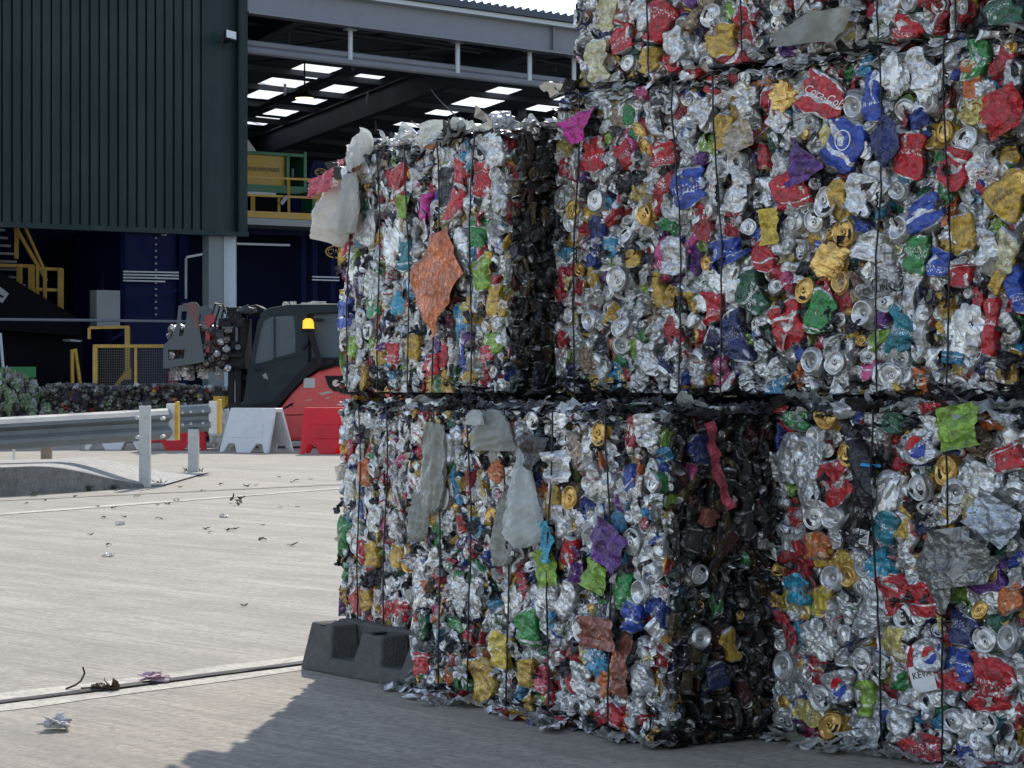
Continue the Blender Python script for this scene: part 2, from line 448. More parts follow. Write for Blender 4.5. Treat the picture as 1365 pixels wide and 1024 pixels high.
def can_side(rng, Lc=.115, W=.042, T=.014, amp=.006, tint=(.7, .02, .02), tintb=(.8, .8, .8), nu=26, nv=16, endmat=1, seed=None):
    """flattened can lying in the face: x across, y along, z outward"""
    th = np.linspace(0, 2 * np.pi, nu, endpoint=False)
    vv = np.linspace(0, 1, nv)
    TH, VV = np.meshgrid(th, vv)
    c, s = np.cos(TH), np.sin(TH)
    neck = 1 - rng.uniform(.05, .25) * np.clip((VV - .86) / .14, 0, 1) ** 1.5 - .18 * np.clip((.10 - VV) / .10, 0, 1) ** 1.5
    pinch = 1 - rng.uniform(.0, .30) * np.exp(-((VV - rng.uniform(.3, .7)) / .18) ** 2)
    kn = rng.uniform(-1, 1, (2, 6)); kx = np.linspace(0, 1, 6)
    lump = 1 + .24 * np.where(c > 0, np.interp(VV, kx, kn[0]), np.interp(VV, kx, kn[1]))
    e_ = np.clip((np.abs(2 * VV - 1) - .62) / .38, 0, 1)
    corner = 1 - rng.uniform(.25, .6) * e_ ** 2.6
    x = W * np.sign(c) * np.abs(c) ** .85 * neck * pinch * lump * corner
    z = T * np.sign(s) * np.abs(s) ** .6 * (2 - neck)
    y = (VV - .5) * Lc
    y = y * (1 + rng.uniform(-.2, .2) * x / W)
    p = np.stack([x.ravel(), y.ravel(), z.ravel()], 1)
    d = crumple(p, rng, amp * 1.5, 13, 4) + crumple(p, rng, amp * .85, 34, 5)
    p[:, 2] += d * np.where(s.ravel() > -.2, 1, .3)
    p[:, 0] += crumple(p, rng, amp * .55, 12, 3)
    p[:, 1] += crumple(p, rng, amp * 1.1, 13, 4)
    p[:, 2] += rng.uniform(-3, 5) * p[:, 0] ** 2 + rng.uniform(-4, 3) * p[:, 1] ** 2
    a = rng.uniform(-6, 6); p[:, 0] += a * p[:, 1] ** 2
    q = grid_faces(nu, nv)
    n = len(p)
    c0 = p[:nu].mean(0); c1 = p[-nu:].mean(0)
    p = np.vstack([p, c0, c1])
    i = np.arange(nu)
    t = np.concatenate([np.stack([(i + 1) % nu, i, np.full(nu, n)], 1), np.stack([n - nu + i, n - nu + (i + 1) % nu, np.full(nu, n + 1)], 1)])
    seed = rng.random() if seed is None else seed
    cuv = np.stack([np.append(np.cos(TH.ravel()) * .25 + .5, [.5, .5]), np.append(VV.ravel(), [0, 1]), np.full(n + 2, seed)], 1)
    return Geo(p, q, t, 0, endmat, tint, tintb, cuv, bool(rng.random() < .6))

LID = [(0, 0), (.006, 0), (.012, .0002), (.0175, 0), (.0205, -.0004), (.0222, -.0034), (.0238, -.0034), (.0250, .0022), (.0268, .0028), (.0278, .0008), (.0282, -.004)]
DOME = [(0, -.0100), (.006, -.0094), (.012, -.0074), (.0165, -.0044), (.0195, -.0006), (.0212, .0016), (.0228, .0012), (.0255, -.004), (.029, -.0085)]
SHOULD = [(.0288, -.006), (.031, -.011), (.033, -.017), (.0335, -.026), (.0325, -.034), (.027, -.042)]

def can_end_on(rng, size=1.0, lid=True, tint=(.7, .02, .02), tintb=(.8, .8, .8), nu=30, ox=None, amp=.0035, gold=False):
    """can pressed end-on: returns (body geo, end geo)"""
    prof = LID if lid else DOME
    th = np.linspace(0, 2 * np.pi, nu, endpoint=False)
    def rings(pr):
        v = []
        for r, z in pr:
            if r == 0: continue
            v.append(np.stack([r * np.cos(th), r * np.sin(th), np.full(nu, z)], 1))
        return np.concatenate(v)
    e = rings(prof); b = rings([(prof[-1][0] + .0003, prof[-1][1])] + [(r + (0 if lid else .0005), z - (.002 if lid else .004)) for r, z in SHOULD])
    ne = len(prof) - 1; nb = len(SHOULD) + 1
    oval = rng.uniform(.72, 1.0); ph = rng.uniform(0, np.pi)
    fold = rng.uniform(-9, 9); k2 = rng.uniform(-5, 5)
    st = rng.bit_generator.state
    def deform(p, extra):
        rng.bit_generator.state = st
        p = p.copy()
        cx = np.cos(ph) * p[:, 0] + np.sin(ph) * p[:, 1]; cy = -np.sin(ph) * p[:, 0] + np.cos(ph) * p[:, 1]
        p[:, 2] += fold * np.abs(cx) ** 2 + k2 * cy ** 2
        d = crumple(p, rng, amp, 24, 4)
        p[:, 2] += d
        p[:, 0] += crumple(p, rng, amp * .9, 17, 3); p[:, 1] += crumple(p, rng, amp * .9, 17, 3)
        cx = np.cos(ph) * p[:, 0] + np.sin(ph) * p[:, 1]; cy = -np.sin(ph) * p[:, 0] + np.cos(ph) * p[:, 1]
        cx *= oval
        p[:, 0] = np.cos(ph) * cx - np.sin(ph) * cy; p[:, 1] = np.sin(ph) * cx + np.cos(ph) * cy
        if extra:
            w = np.clip((-p[:, 2] - .006) / .03, 0, 1)
            k = crumple(p, rng, .016, 20, 4) * w
            r = np.hypot(p[:, 0], p[:, 1]) + 1e-6
            p[:, 0] += p[:, 0] / r * k; p[:, 1] += p[:, 1] / r * k
            p[:, 2] += crumple(p, rng, .007, 30, 3) * w
        return p * size
    cen = np.array([[0, 0, prof[0][1]]])
    ev = deform(np.vstack([e, cen]), False)
    q = grid_faces(nu, ne)
    i = np.arange(nu)
    t = np.stack([i, (i + 1) % nu, np.full(nu, len(e))], 1)[:, [1, 0, 2]][:, [1, 0, 2]]
    em = 2 if gold else 1
    qm = np.full(len(q), em); tm = np.full(nu, em)
    # the drinking hole of an opened lid
    a0 = rng.uniform(0, 2 * np.pi)
    if lid and rng.random() < .55:
        ang = (np.tile(th, ne - 1) + np.pi / nu - a0 + np.pi) % (2 * np.pi) - np.pi
        ring = np.repeat(np.arange(ne - 1), nu)
        qm[(np.abs(ang) < .62) & (ring >= 1) & (ring <= 2)] = 3
    eg = Geo(ev, q, t, qm, tm, smooth=True)
    gs = [eg]
    if lid:  # pull tab: a small ring-shaped lug
        n2 = 12; tt = np.linspace(0, 2 * np.pi, n2, endpoint=False); pts = []
        for zz, k in ((.0005, 1.0), (.0022, .92)):
            for kk in (1.0, .45):
                pts.append(np.stack([.0085 * kk * k * np.cos(tt) - .004, .0062 * kk * k * np.sin(tt), np.full(n2, zz)], 1))
        pv = np.concatenate(pts); ca, sa = np.cos(a0 ), np.sin(a0)
        pv = np.stack([pv[:, 0] * ca - pv[:, 1] * sa, pv[:, 0] * sa + pv[:, 1] * ca, pv[:, 2]], 1)
        pv = deform(pv, False)
        j = np.arange(n2); j2 = (j + 1) % n2
        o, ii, ot, it = 0, n2, 2 * n2, 3 * n2
        tq = np.concatenate([np.stack([ot + j, ot + j2, it + j2, it + j], 1), np.stack([o + j, o + j2, ot + j2, ot + j], 1), np.stack([it + j, it + j2, ii + j2, ii + j], 1)])
        gs.append(Geo(pv, tq, None, em))
    eg = join(gs)
    bv = deform(b, True)
    bq = grid_faces(nu, nb)[:, ::-1]
    cuv = np.stack([np.tile(np.cos(th) * .25 + .5, nb), np.repeat(np.linspace(.08, .75, nb), nu), np.full(nu * nb, rng.random())], 1)
    # close the back
    bc = bv[-nu:].mean(0); n = len(bv); bv = np.vstack([bv, bc]); cuv = np.vstack([cuv, cuv[-1]])
    bt = np.stack([n - nu + i, n - nu + (i + 1) % nu, np.full(nu, n)], 1)
    return Geo(bv, bq[:, ::-1], bt, 0, 0, tint, tintb, cuv, False), eg

def foil_lump(rng, sx, sy, sz, mat=1, tint=(.7, .7, .7), tintb=(.8, .8, .8), amp=.012, nu=20, nv=12):
    th = np.linspace(0, 2 * np.pi, nu, endpoint=False); ph = np.linspace(.12, np.pi - .12, nv)
    TH, PH = np.meshgrid(th, ph)
    d = np.stack([np.sin(PH) * np.cos(TH), np.cos(PH), np.sin(PH) * np.sin(TH)], -1).reshape(-1, 3)
    p = d * np.array([sx, sy, sz])
    p += d * (crumple(p, rng, amp, 28, 6) + crumple(p, rng, amp * .5, 60, 3))[:, None]
    n = len(p); q = grid_faces(nu, nv)
    p = np.vstack([p, p[:nu].mean(0), p[-nu:].mean(0)])
    i = np.arange(nu)
    t = np.concatenate([np.stack([(i + 1) % nu, i, np.full(nu, n)], 1), np.stack([n - nu + i, n - nu + (i + 1) % nu, np.full(nu, n + 1)], 1)])
    cuv = np.stack([p[:, 0] / sx * .25 + .5, np.clip(p[:, 1] / sy * .35 + .5, .08, .9), np.full(n + 2, rng.random())], 1)
    return Geo(p, q[:, ::-1], t[:, ::-1], mat, mat, tint, tintb, cuv, False)

def sheet(rng, sx, sy, mat=0, tint=(.7, .7, .7), tintb=None, amp=.012, freq=14, n=12, outline=None, curl=6.0, thick=.0007, smooth=True):
    """crumpled sheet, outline(t)->half width 0..1 at t in 0..1 (bottom to top); given a back side"""
    m = max(8, int(n * sy / sx)) if sy > sx else n
    m = min(m, 26)
    U, V = np.meshgrid(np.linspace(-1, 1, n), np.linspace(0, 1, m))
    w = np.ones_like(V) if outline is None else np.vectorize(outline)(V)
    jag = 1 + (.035 if smooth else .10) * rng.normal(size=V.shape) * (np.abs(U) > .99)
    kn = rng.uniform(-1, 1, (2, 7)); vv_ = np.linspace(0, 1, 7)
    tear = 1 + .13 * np.where(U < 0, np.interp(V, vv_, kn[0]), np.interp(V, vv_, kn[1]))
    p = np.stack([(U * w * jag * tear * sx / 2).ravel(), ((V - .5) * sy + .08 * sy * U * rng.uniform(-1, 1)).ravel(), np.zeros(U.size)], 1)
    p[:, 2] = crumple(p, rng, amp, freq, 6) + crumple(p, rng, amp * .4, freq * 3.2, 4) + curl * rng.uniform(-1, 1) * p[:, 0] ** 2 + curl * rng.uniform(-1, 1) * p[:, 1] ** 2 * .5
    q = grid_faces(n, m, False)
    k = len(p)
    p2 = p.copy(); p2[:, 2] -= thick
    q = np.concatenate([q, q[:, ::-1] + k])
    cuv = np.stack([U.ravel() * .25 + .5, V.ravel() * .8 + .1, np.full(k, rng.random())], 1)
    return Geo(np.vstack([p, p2]), q, None, mat, 0, tint, tint if tintb is None else tintb, np.vstack([cuv, cuv]), smooth)

PAL = [  # weight, ink, second colour
    (44, (.60, .59, .57), (.36, .36, .36)), (15, (.66, .65, .62), (.40, .03, .04)), (8, (.74, .74, .73), (.05, .10, .34)), (5, (.68, .69, .66), (.06, .24, .08)),
    (12, (.42, .014, .024), (.72, .70, .68)), (4, (.42, .02, .03), (.05, .04, .04)), (8, (.58, .36, .055), (.32, .17, .03)), (4, (.62, .50, .16), (.7, .68, .6)),
    (3.5, (.03, .22, .06), (.7, .7, .66)), (3, (.02, .10, .06), (.55, .55, .5)), (3.5, (.22, .38, .05), (.65, .68, .5)),
    (4.5, (.025, .06, .32), (.70, .70, .70)), (3, (.02, .025, .09), (.45, .45, .48)), (3, (.04, .25, .42), (.7, .72, .72)), (4, (.035, .035, .04), (.45, .45, .45)),
    (2.5, (.13, .03, .20), (.55, .5, .5)), (3, (.60, .14, .025), (.7, .62, .5)), (1.5, (.55, .06, .20), (.7, .6, .6)), (2.5, (.30, .22, .15), (.5, .42, .3)),
]
DARKPAL = [((.030, .034, .034), (.10, .10, .10)), ((.014, .030, .022), (.10, .10, .09)), ((.012, .015, .032), (.1, .1, .11)), ((.05, .05, .049), (.1, .1, .1)), ((.018, .018, .018), (.12, .12, .12)), ((.07, .010, .013), (.1, .05, .05)), ((.08, .05, .012), (.1, .07, .05)), ((.085, .085, .08), (.05, .05, .05))]  # dark can inks that paint shade onto the side faces
_PW = np.array([p[0] for p in PAL], float); _PW /= _PW.sum()
def pick(rng):
    p = PAL[rng.choice(len(PAL), p=_PW)]
    k = rng.uniform(.8, 1.15)
    return tuple(min(.82, c * k) for c in p[1]), p[2]

CLR = {'red': ((.52, .014, .022), (.72, .70, .68)), 'gold': ((.60, .37, .05), (.35, .19, .03)), 'yellow': ((.68, .48, .05), (.7, .66, .5)), 'green': ((.03, .26, .06), (.7, .7, .66)),
       'dkgreen': ((.02, .11, .06), (.5, .52, .48)), 'lime': ((.26, .45, .05), (.62, .68, .4)), 'blue': ((.02, .07, .40), (.70, .70, .72)), 'navy': ((.018, .03, .14), (.4, .4, .45)),
       'sky': ((.05, .30, .50), (.7, .72, .74)), 'teal': ((.02, .22, .28), (.6, .65, .65)), 'black': ((.025, .025, .03), (.4, .4, .4)), 'purple': ((.12, .035, .22), (.45, .4, .5)),
       'orange': ((.62, .15, .03), (.7, .5, .3)), 'magenta': ((.62, .02, .30), (.62, .02, .30)), 'silver': ((.70, .70, .69), (.5, .5, .5)), 'white': ((.75, .74, .72), (.72, .70, .68)),
       'tan': ((.46, .38, .28), (.40, .32, .24)), 'brown': ((.28, .075, .045), (.25, .07, .04)), 'grey': ((.27, .265, .25), (.25, .245, .23)), 'charcoal': ((.06, .06, .065), (.12, .11, .1)),
       'pinkred': ((.60, .08, .12), (.7, .5, .5)), 'pepsi': ((.70, .70, .70), (.02, .06, .35)), 'bluesheet': ((.42, .46, .50), (.40, .44, .48)), 'pale': ((.62, .56, .34), (.5, .46, .3)), 'cyan': ((.02, .34, .50), (.3, .5, .6))}

# ------------------------------------------------------------------ bales
D1 = Vector((-.531, .847, 0)).normalized(); D2 = Vector((.847, .531, 0)).normalized()
UP = Vector((0, 0, 1))
K = Vector((.427, 6.09, 0))

class Face:
    def __init__(s, o, t, w, h, up=UP):
        s.o = Vector(o); s.t = Vector(t).normalized(); s.up = Vector(up).normalized(); s.n = s.t.cross(s.up).normalized(); s.w = w; s.h = h
    def p(s, a, b, d=0.0): return s.o + s.t * a + s.up * b + s.n * d
    def hit(s, px, py):
        d = Vector(((px - CX) / FPX, 1, (CY - py) / FPX)); c = Vector((0, 0, CAMZ))
        k = (s.o - c).dot(s.n) / d.dot(s.n)
        q = c + d * k - s.o
        return q.dot(s.t), q.dot(s.up), k

def place(g, f, a, b, d, rot, tilt, rng):
    """matrix that lays a can geo on face f"""
    z = (f.n + f.t * tilt[0] + f.up * tilt[1]).normalized()
    x = (f.t * math.cos(rot) + f.up * math.sin(rot)); x = (x - z * x.dot(z)).normalized()
    y = z.cross(x)
    Rm = np.array([[x[i], y[i], z[i]] for i in range(3)])
    return Rm, np.array(f.p(a, b, d))

def xf(g, Rm, off):
    g.v = g.v @ Rm.T + off
    return g

def press(g, f, lo=.004, lim=.018):
    """flatten whatever stands proud of the face, as the press platen does"""
    o = np.array(f.o); n = np.array(f.n)
    d = (g.v - o) @ n
    h = d - lo
    e = np.where(h > 0, lo + (lim - lo) * np.tanh(h / (lim - lo)) + .10 * h, d)
    g.v = g.v + np.outer(e - d, n)
    for ax, hi in ((np.array(f.t), f.w), (np.array(f.up), f.h)):   # nothing spills past the block's edges
        c = (g.v - o) @ ax; m = .02; k = .014
        up_ = c > hi - m; dn = c < m
        c2 = np.where(up_, hi - m + k * np.tanh((c - hi + m) / k), np.where(dn, m - k * np.tanh((m - c) / k), c))
        g.v = g.v + np.outer(c2 - c, ax)
    return g

class Bale:
    def __init__(s, name, label, P0, t, W, q, dep, z0, H, seed, wires, top_flakes=1.0):
        s.rng = np.random.default_rng(seed)
        s.P0 = Vector(P0) + UP * z0; s.t = Vector(t).normalized(); s.q = Vector(q).normalized(); s.W, s.dep, s.z0, s.H = W, dep, z0, H
        cen = s.P0 + s.t * W / 2 + s.q * dep / 2
        s.org = cen
        s.e = root('can_bale', cen, label, 'bale', 'stacked bales of crushed cans')
        s.front = Face(s.P0, s.t, W, H); s.side = Face(s.P0 + s.t * W, s.q, dep, H)
        s.left = Face(s.P0 + s.q * dep, -s.q, dep, H); s.back = Face(s.P0 + s.t * W + s.q * dep, -s.t, W, H)
        s.top = Face(s.P0 + UP * H, s.t, W, dep, s.q)
        s.parts = 0; s.bulk = []; s.taken = {}
        s.wires = wires; s.flk = top_flakes
    def off(s): return np.array(s.org)
    def part(s, name, g, sub=None, subname='can_end', label=None):
        c = g.v.mean(0); g.v = g.v - c
        o = link(name, geo_mesh(name, g), CANMATS(), s.e, Vector(c) - s.org)
        if label: o['label'] = label
        if sub is not None:
            sub.v = sub.v - c
            o2 = link(subname, geo_mesh(subname, sub), CANMATS(), o)
        s.parts += 1
        return o
    def core(s):
        # a bumpy, slightly sunken block: faces follow the footprint
        vs, fs = [], []
        rng = s.rng; ins = .055
        def patch(f, nu, nv):
            b = len(vs)
            for j in range(nv + 1):
                for i in range(nu + 1):
                    edge = i in (0, nu) or j in (0, nv)
                    d = -ins + (0 if edge else rng.uniform(-.012, .014))
                    a = min(max(f.w * i / nu, ins), f.w - ins); c = min(max(f.h * j / nv, ins * .4), f.h - ins * .4)
                    vs.append(tuple(f.p(a, c, d) - s.org))
            for j in range(nv):
                for i in range(nu):
                    k = b + j * (nu + 1) + i
                    fs.append((k, k + 1, k + nu + 2, k + nu + 1))
        for f in (s.front, s.side, s.left, s.back, s.top): patch(f, max(8, int(f.w / .06)), max(8, int(f.h / .06)))
        me = bpy.data.meshes.new('compacted_core'); me.from_pydata(vs, [], fs); me.update()
        link('compacted_core', me, M['core'], s.e)
    def bulge(s, f, a, b):
        e = min(a, f.w - a, b, f.h - b)
        return .007 * math.sin(a * 9.1 + b * 4.3) * math.sin(b * 7.7 - a * 2.9) - max(0, .03 - e) * .25
    def one(s, f, a, b, rng, scale, hero=False, vert=.55, deep=0.0, clr=None, ends=.3, fine=True):
        somber = clr is not None
        """a random can; returns list of geos [(body, end)]"""
        tint, tb = pick(rng) if clr is None else clr
        d = s.bulge(f, a, b) - deep
        # edges of the bale round over
        tx = rng.normal() * .24; ty = rng.normal() * .22
        lm = rng.uniform(.011, .024)
        r = rng.random()
        nu, nv = (26, 16) if fine else (18, 11)
        if r < ends:
            lid = rng.random() < .6; gold = rng.random() < .14
            bg, eg = can_end_on(rng, scale * rng.uniform(.95, 1.2), lid, tint, tb, gold=gold, nu=30 if fine else 20)
            Rm, o = place(bg, f, a, b, d + .010, rng.uniform(0, 6.28), (tx * 1.2, ty * 1.2), rng)
            return press(xf(bg, Rm, o), f, .006, lm + .006), press(xf(eg, Rm, o), f, .006, lm + .008)
        if r < ends + .06:
            g = foil_lump(rng, .034 * scale * rng.uniform(.8, 1.3), .042 * scale * rng.uniform(.8, 1.4), .020, 1 if rng.random() < .5 and not somber else 0, tint, tb, .010)
            rot = rng.uniform(0, 6.28)
        else:
            big = rng.random() < .28
            edge = rng.random() < (.30 if vert > .55 else .10)
            if edge: kw_ = dict(W=.013 * rng.uniform(.8, 1.5) * scale, T=.030 * rng.uniform(.7, 1.1))
            else: kw_ = dict(W=(.034 if vert > .55 else .040) * scale * rng.uniform(.7, 1.12), T=.016 * rng.uniform(.7, 1.6))
            g = can_side(rng, (.158 if big else .115) * scale * rng.uniform(.68, 1.0), kw_['W'], kw_['T'], .0092 * rng.uniform(.6, 1.5), tint, tb, nu, nv, 0 if somber else (2 if rng.random() < .1 else 1))
            rot = rng.normal() * .33 if rng.random() < vert else rng.uniform(0, 3.14)
        Rm, o = place(g, f, a, b, d, rot, (tx, ty), rng)
        return press(xf(g, Rm, o), f, .002, lm), None
    def fill(s, f, spacing, nparts, vert=.55, ends=.3, deep_spacing=.07, amax=None, amin=0.0, fine=True, somber=0.0):
        """deep layer, then a surface layer; the nparts largest cans of the surface layer become parts"""
        rng = s.rng
        amax = f.w if amax is None else amax
        cand = []
        def scatter(sp, avoid):
            pts = []
            nx = max(1, int((amax - amin) / sp)); ny = max(1, int(f.h / sp))
            for j in range(ny):
                for i in range(nx):
                    a = amin + (i + .5 + .5 * (j % 2) - .25 + rng.uniform(-.36, .36)) * (amax - amin) / nx
                    b = (j + .5 + rng.uniform(-.36, .36)) * f.h / ny
                    a = min(max(a, .012), f.w - .012)
                    if any(abs(a - ha) < hw and abs(b - hb) < hh for ha, hb, hw, hh in avoid): continue
                    pts.append((a, b))
            return pts
        for a, b in scatter(deep_spacing, []):
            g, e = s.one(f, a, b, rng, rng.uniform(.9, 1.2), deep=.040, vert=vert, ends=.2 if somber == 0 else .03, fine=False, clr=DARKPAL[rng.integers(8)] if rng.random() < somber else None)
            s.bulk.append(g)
            if e is not None: s.bulk.append(e)
        pts = scatter(spacing, s.taken.get(id(f), []))
        rng.shuffle(pts)
        big = set(range(min(nparts, len(pts))))
        for k, (a, b) in enumerate(pts):
            hero = k in big
            sc = rng.uniform(.95, 1.2) if hero else rng.uniform(.60, .92)
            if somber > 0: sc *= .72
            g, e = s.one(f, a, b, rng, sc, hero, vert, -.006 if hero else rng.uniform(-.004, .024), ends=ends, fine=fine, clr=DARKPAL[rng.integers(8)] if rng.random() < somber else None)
            if hero and s.parts < 100: s.part('crushed_can', g, e)
            else:
                s.bulk.append(g)
                if e is not None: s.bulk.append(e)
    def shards(s, f, n, brange, up=0.0, size=(.05, .12), mats=(0, 1, 4, 6, 0, 1), out=.012, dark=.3, layered=False):
        """torn scraps, labels and film sticking out along a band of the face; layered = lying flat like pressed leaves"""
        rng = s.rng
        for _ in range(n):
            a = rng.uniform(0, f.w); b = rng.uniform(*brange)
            mt = mats[rng.integers(len(mats))]
            tint, tb = pick(rng)
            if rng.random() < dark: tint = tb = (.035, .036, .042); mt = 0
            sx = rng.uniform(*size); sy = rng.uniform(*size) * 1.1
            g = sheet(rng, sx, sy * (.55 if layered else 1), mt, tint, tb, .009 if layered else .014, 17, 8, curl=6, smooth=False)
            if layered:
                Rm, o = place(g, f, a, b, out - sy * .2 + rng.uniform(-.015, .012), rng.normal() * .25, (rng.normal() * .3, 1.8 * (1 if up <= 0 else -1) + rng.normal() * .5), rng)
            else:
                Rm, o = place(g, f, a, b, out + rng.uniform(-.012, .02), rng.uniform(0, 6.28), (rng.normal() * .6, rng.normal() * .5 + up), rng)
            s.bulk.append(xf(g, Rm, o))
    def wire(s, a, wob=.012, out=.030, r=.0028):
        """baling wire round front face, top, back and underside at distance a along the face"""
        rng = s.rng
        pts = []
        n = 22
        ph = rng.uniform(0, 6.28)
        sl = rng.normal() * .012
        for i in range(n + 1):
            b = s.H * (1 - i / n)
            aa = a + wob * math.sin(ph + 5 * b) + sl * i / n + rng.normal() * .0016
            pts.append(s.front.p(aa, max(b, .004), out + .004 * math.sin(9 * b + ph)))
        pts.append(s.front.p(a, .004, -.05))
        bk = [s.front.p(a, .004, -s.dep - .004), s.front.p(a, s.H, -s.dep - .012), s.front.p(a, s.H + .006, -.6 * s.dep), s.front.p(a, s.H + .008, -.04)]
        mb = MB(); mb.tube(pts + bk + [pts[0]], r, 0, 6)
        if rng.random() < .7:   # twisted tie
            b = s.H * rng.uniform(.25, .85); c = s.front.p(a + .004, b, out + .004)
            k = [c + UP * (.05 * (j / 9 - .5)) + s.t * .0035 * math.sin(j * 2.2) for j in range(10)]
            mb.tube(k, r * 1.3, 0, 6)
        mb.build('baling_wire', M['wire'], s.e)
    def finish(s):
        g = join(s.bulk); g.v = g.v - s.off()
        o = link('pressed_cans', geo_mesh('pressed_cans', g), CANMATS(), s.e)
        tag(o, kind='stuff')
    # --- things read off the photograph
    def hero(s, f, px, py, w, h, kind, clr, rot=0.0, d=.008, name=None, **kw):
        rng = s.rng
        a, b, k = f.hit(px, py)
        view = Vector(((px - CX) / FPX, 1, 0)).normalized()
        cosw = max(.3, abs(view.dot(f.n)))
        ww = w * k / FPX / cosw; hh = h * k / FPX
        tint, tb = CLR[clr]
        if kind == 'sheet': tb = tuple(x * .72 for x in tint)
        if kind == 'can':
            g = can_side(rng, hh * 1.12, ww * .53, kw.get('T', .022), kw.get('amp', .0065), tint, tb, 30, 20); e = None
            nm = 'crushed_can'
        elif kind in ('lid', 'dome', 'goldlid'):
            g, e = can_end_on(rng, (ww + hh) / 2 / .056, kind != 'dome', tint, tb, gold=kind == 'goldlid', amp=.002)
            nm = 'crushed_can'; d += .012; rot = rng.uniform(0, 6)
        elif kind == 'lump':
            g = foil_lump(rng, ww * .5, hh * .5, .026, 2 if clr == 'gold' else (1 if clr == 'silver' else 0), tint, tb, .014, 26, 16); e = None; nm = 'crumpled_foil' if clr in ('gold', 'silver') else 'crushed_can'
        elif kind == 'sheet':
            d += .026; kw.setdefault('amp', .012)
            g = sheet(rng, ww, hh, kw.get('mat', 0), tint, tb, kw.get('amp', .012), kw.get('freq', 12), 16, kw.get('outline'), kw.get('curl', 3.0)); e = None
            nm = 'plastic_scrap'
        Rm, o = place(g, f, a, b, d + s.bulge(f, a, b), rot, (rng.normal() * .06, rng.normal() * .06), rng)
        xf(g, Rm, o)
        if e is not None: xf(e, Rm, o)
        if kind != 'sheet' and name != 'strap_tool':
            lm = rng.uniform(.020, .028); press(g, f, .006, lm)
            if e is not None: press(e, f, .008, lm + .006)
        kk = .46 if kind == 'sheet' else .38
        s.taken.setdefault(id(f), []).append((a, b, ww * kk + .008, hh * kk + .008))
        return s.part(name or nm, g, e)
# ------------------------------------------------------------------ the stack of bales
def uv_(u, v): return K + D2 * u + D1 * v
T_D = Vector((.669, -.743, 0)); T_F = Vector((.69, -.724, 0))
P_D = Vector((.143, 7.11, 0)); P_F = Vector((.738, 6.285, 0))
C_ = Bale('can_bale', 'protruding lower bale with milky plastic bags hanging down its face', uv_(0, 1.417), -D1, 1.417, D2, 1.0, 0, .925, 21, None)
A_ = Bale('can_bale', 'upper bale with an orange diamond-shaped sheet and a white bag on its corner', uv_(.13, 2.157), -D1, 1.137, D2, 1.05, .965, .845, 22, None)
B_ = Bale('can_bale', 'mostly hidden lower bale standing directly behind the notched dark block', uv_(.13, 2.16), -D1, .725, D2, 1.0, 0, .93, 23, None)
D_ = Bale('can_bale', 'wide middle bale of the tall stack, magenta scrap at its left edge', P_D, T_D, 2.25, D2, 1.05, .965, .955, 24, None)
E_ = Bale('can_bale', 'topmost bale of the tall stack, cut off by the upper edge of the photo', P_D + T_D * .09, T_D, 2.1, D2, 1.05, 1.935, .95, 25, None)
F_ = Bale('can_bale', 'lower bale with a flat grey sheet and a black barcoded strap tool on its face', P_F, T_F, 1.5, D2, 1.0, 0, .93, 26, None)
BALES = [A_, B_, C_, D_, E_, F_]

dia = lambda t: math.sin(math.pi * min(max(t, 0.02), .98)) ** .8
drop = lambda t: .10 + .9 * math.sin(math.pi * min(1, (1 - t) * .5 + .0)) ** .9 if t > .12 else .55 + t * 3.2
dome_o = lambda t: math.sqrt(max(.05, 1 - (t * .95) ** 2))
tearbag = lambda t: max(.06, (1 - t) ** .7) * math.sqrt(min(1, t / .16 + .01))
longbag = lambda t: (.30 + .70 * math.sin(math.pi * min(.98, .15 + .7 * (1 - t)))) * math.sqrt(min(1, t / .12 + .02))

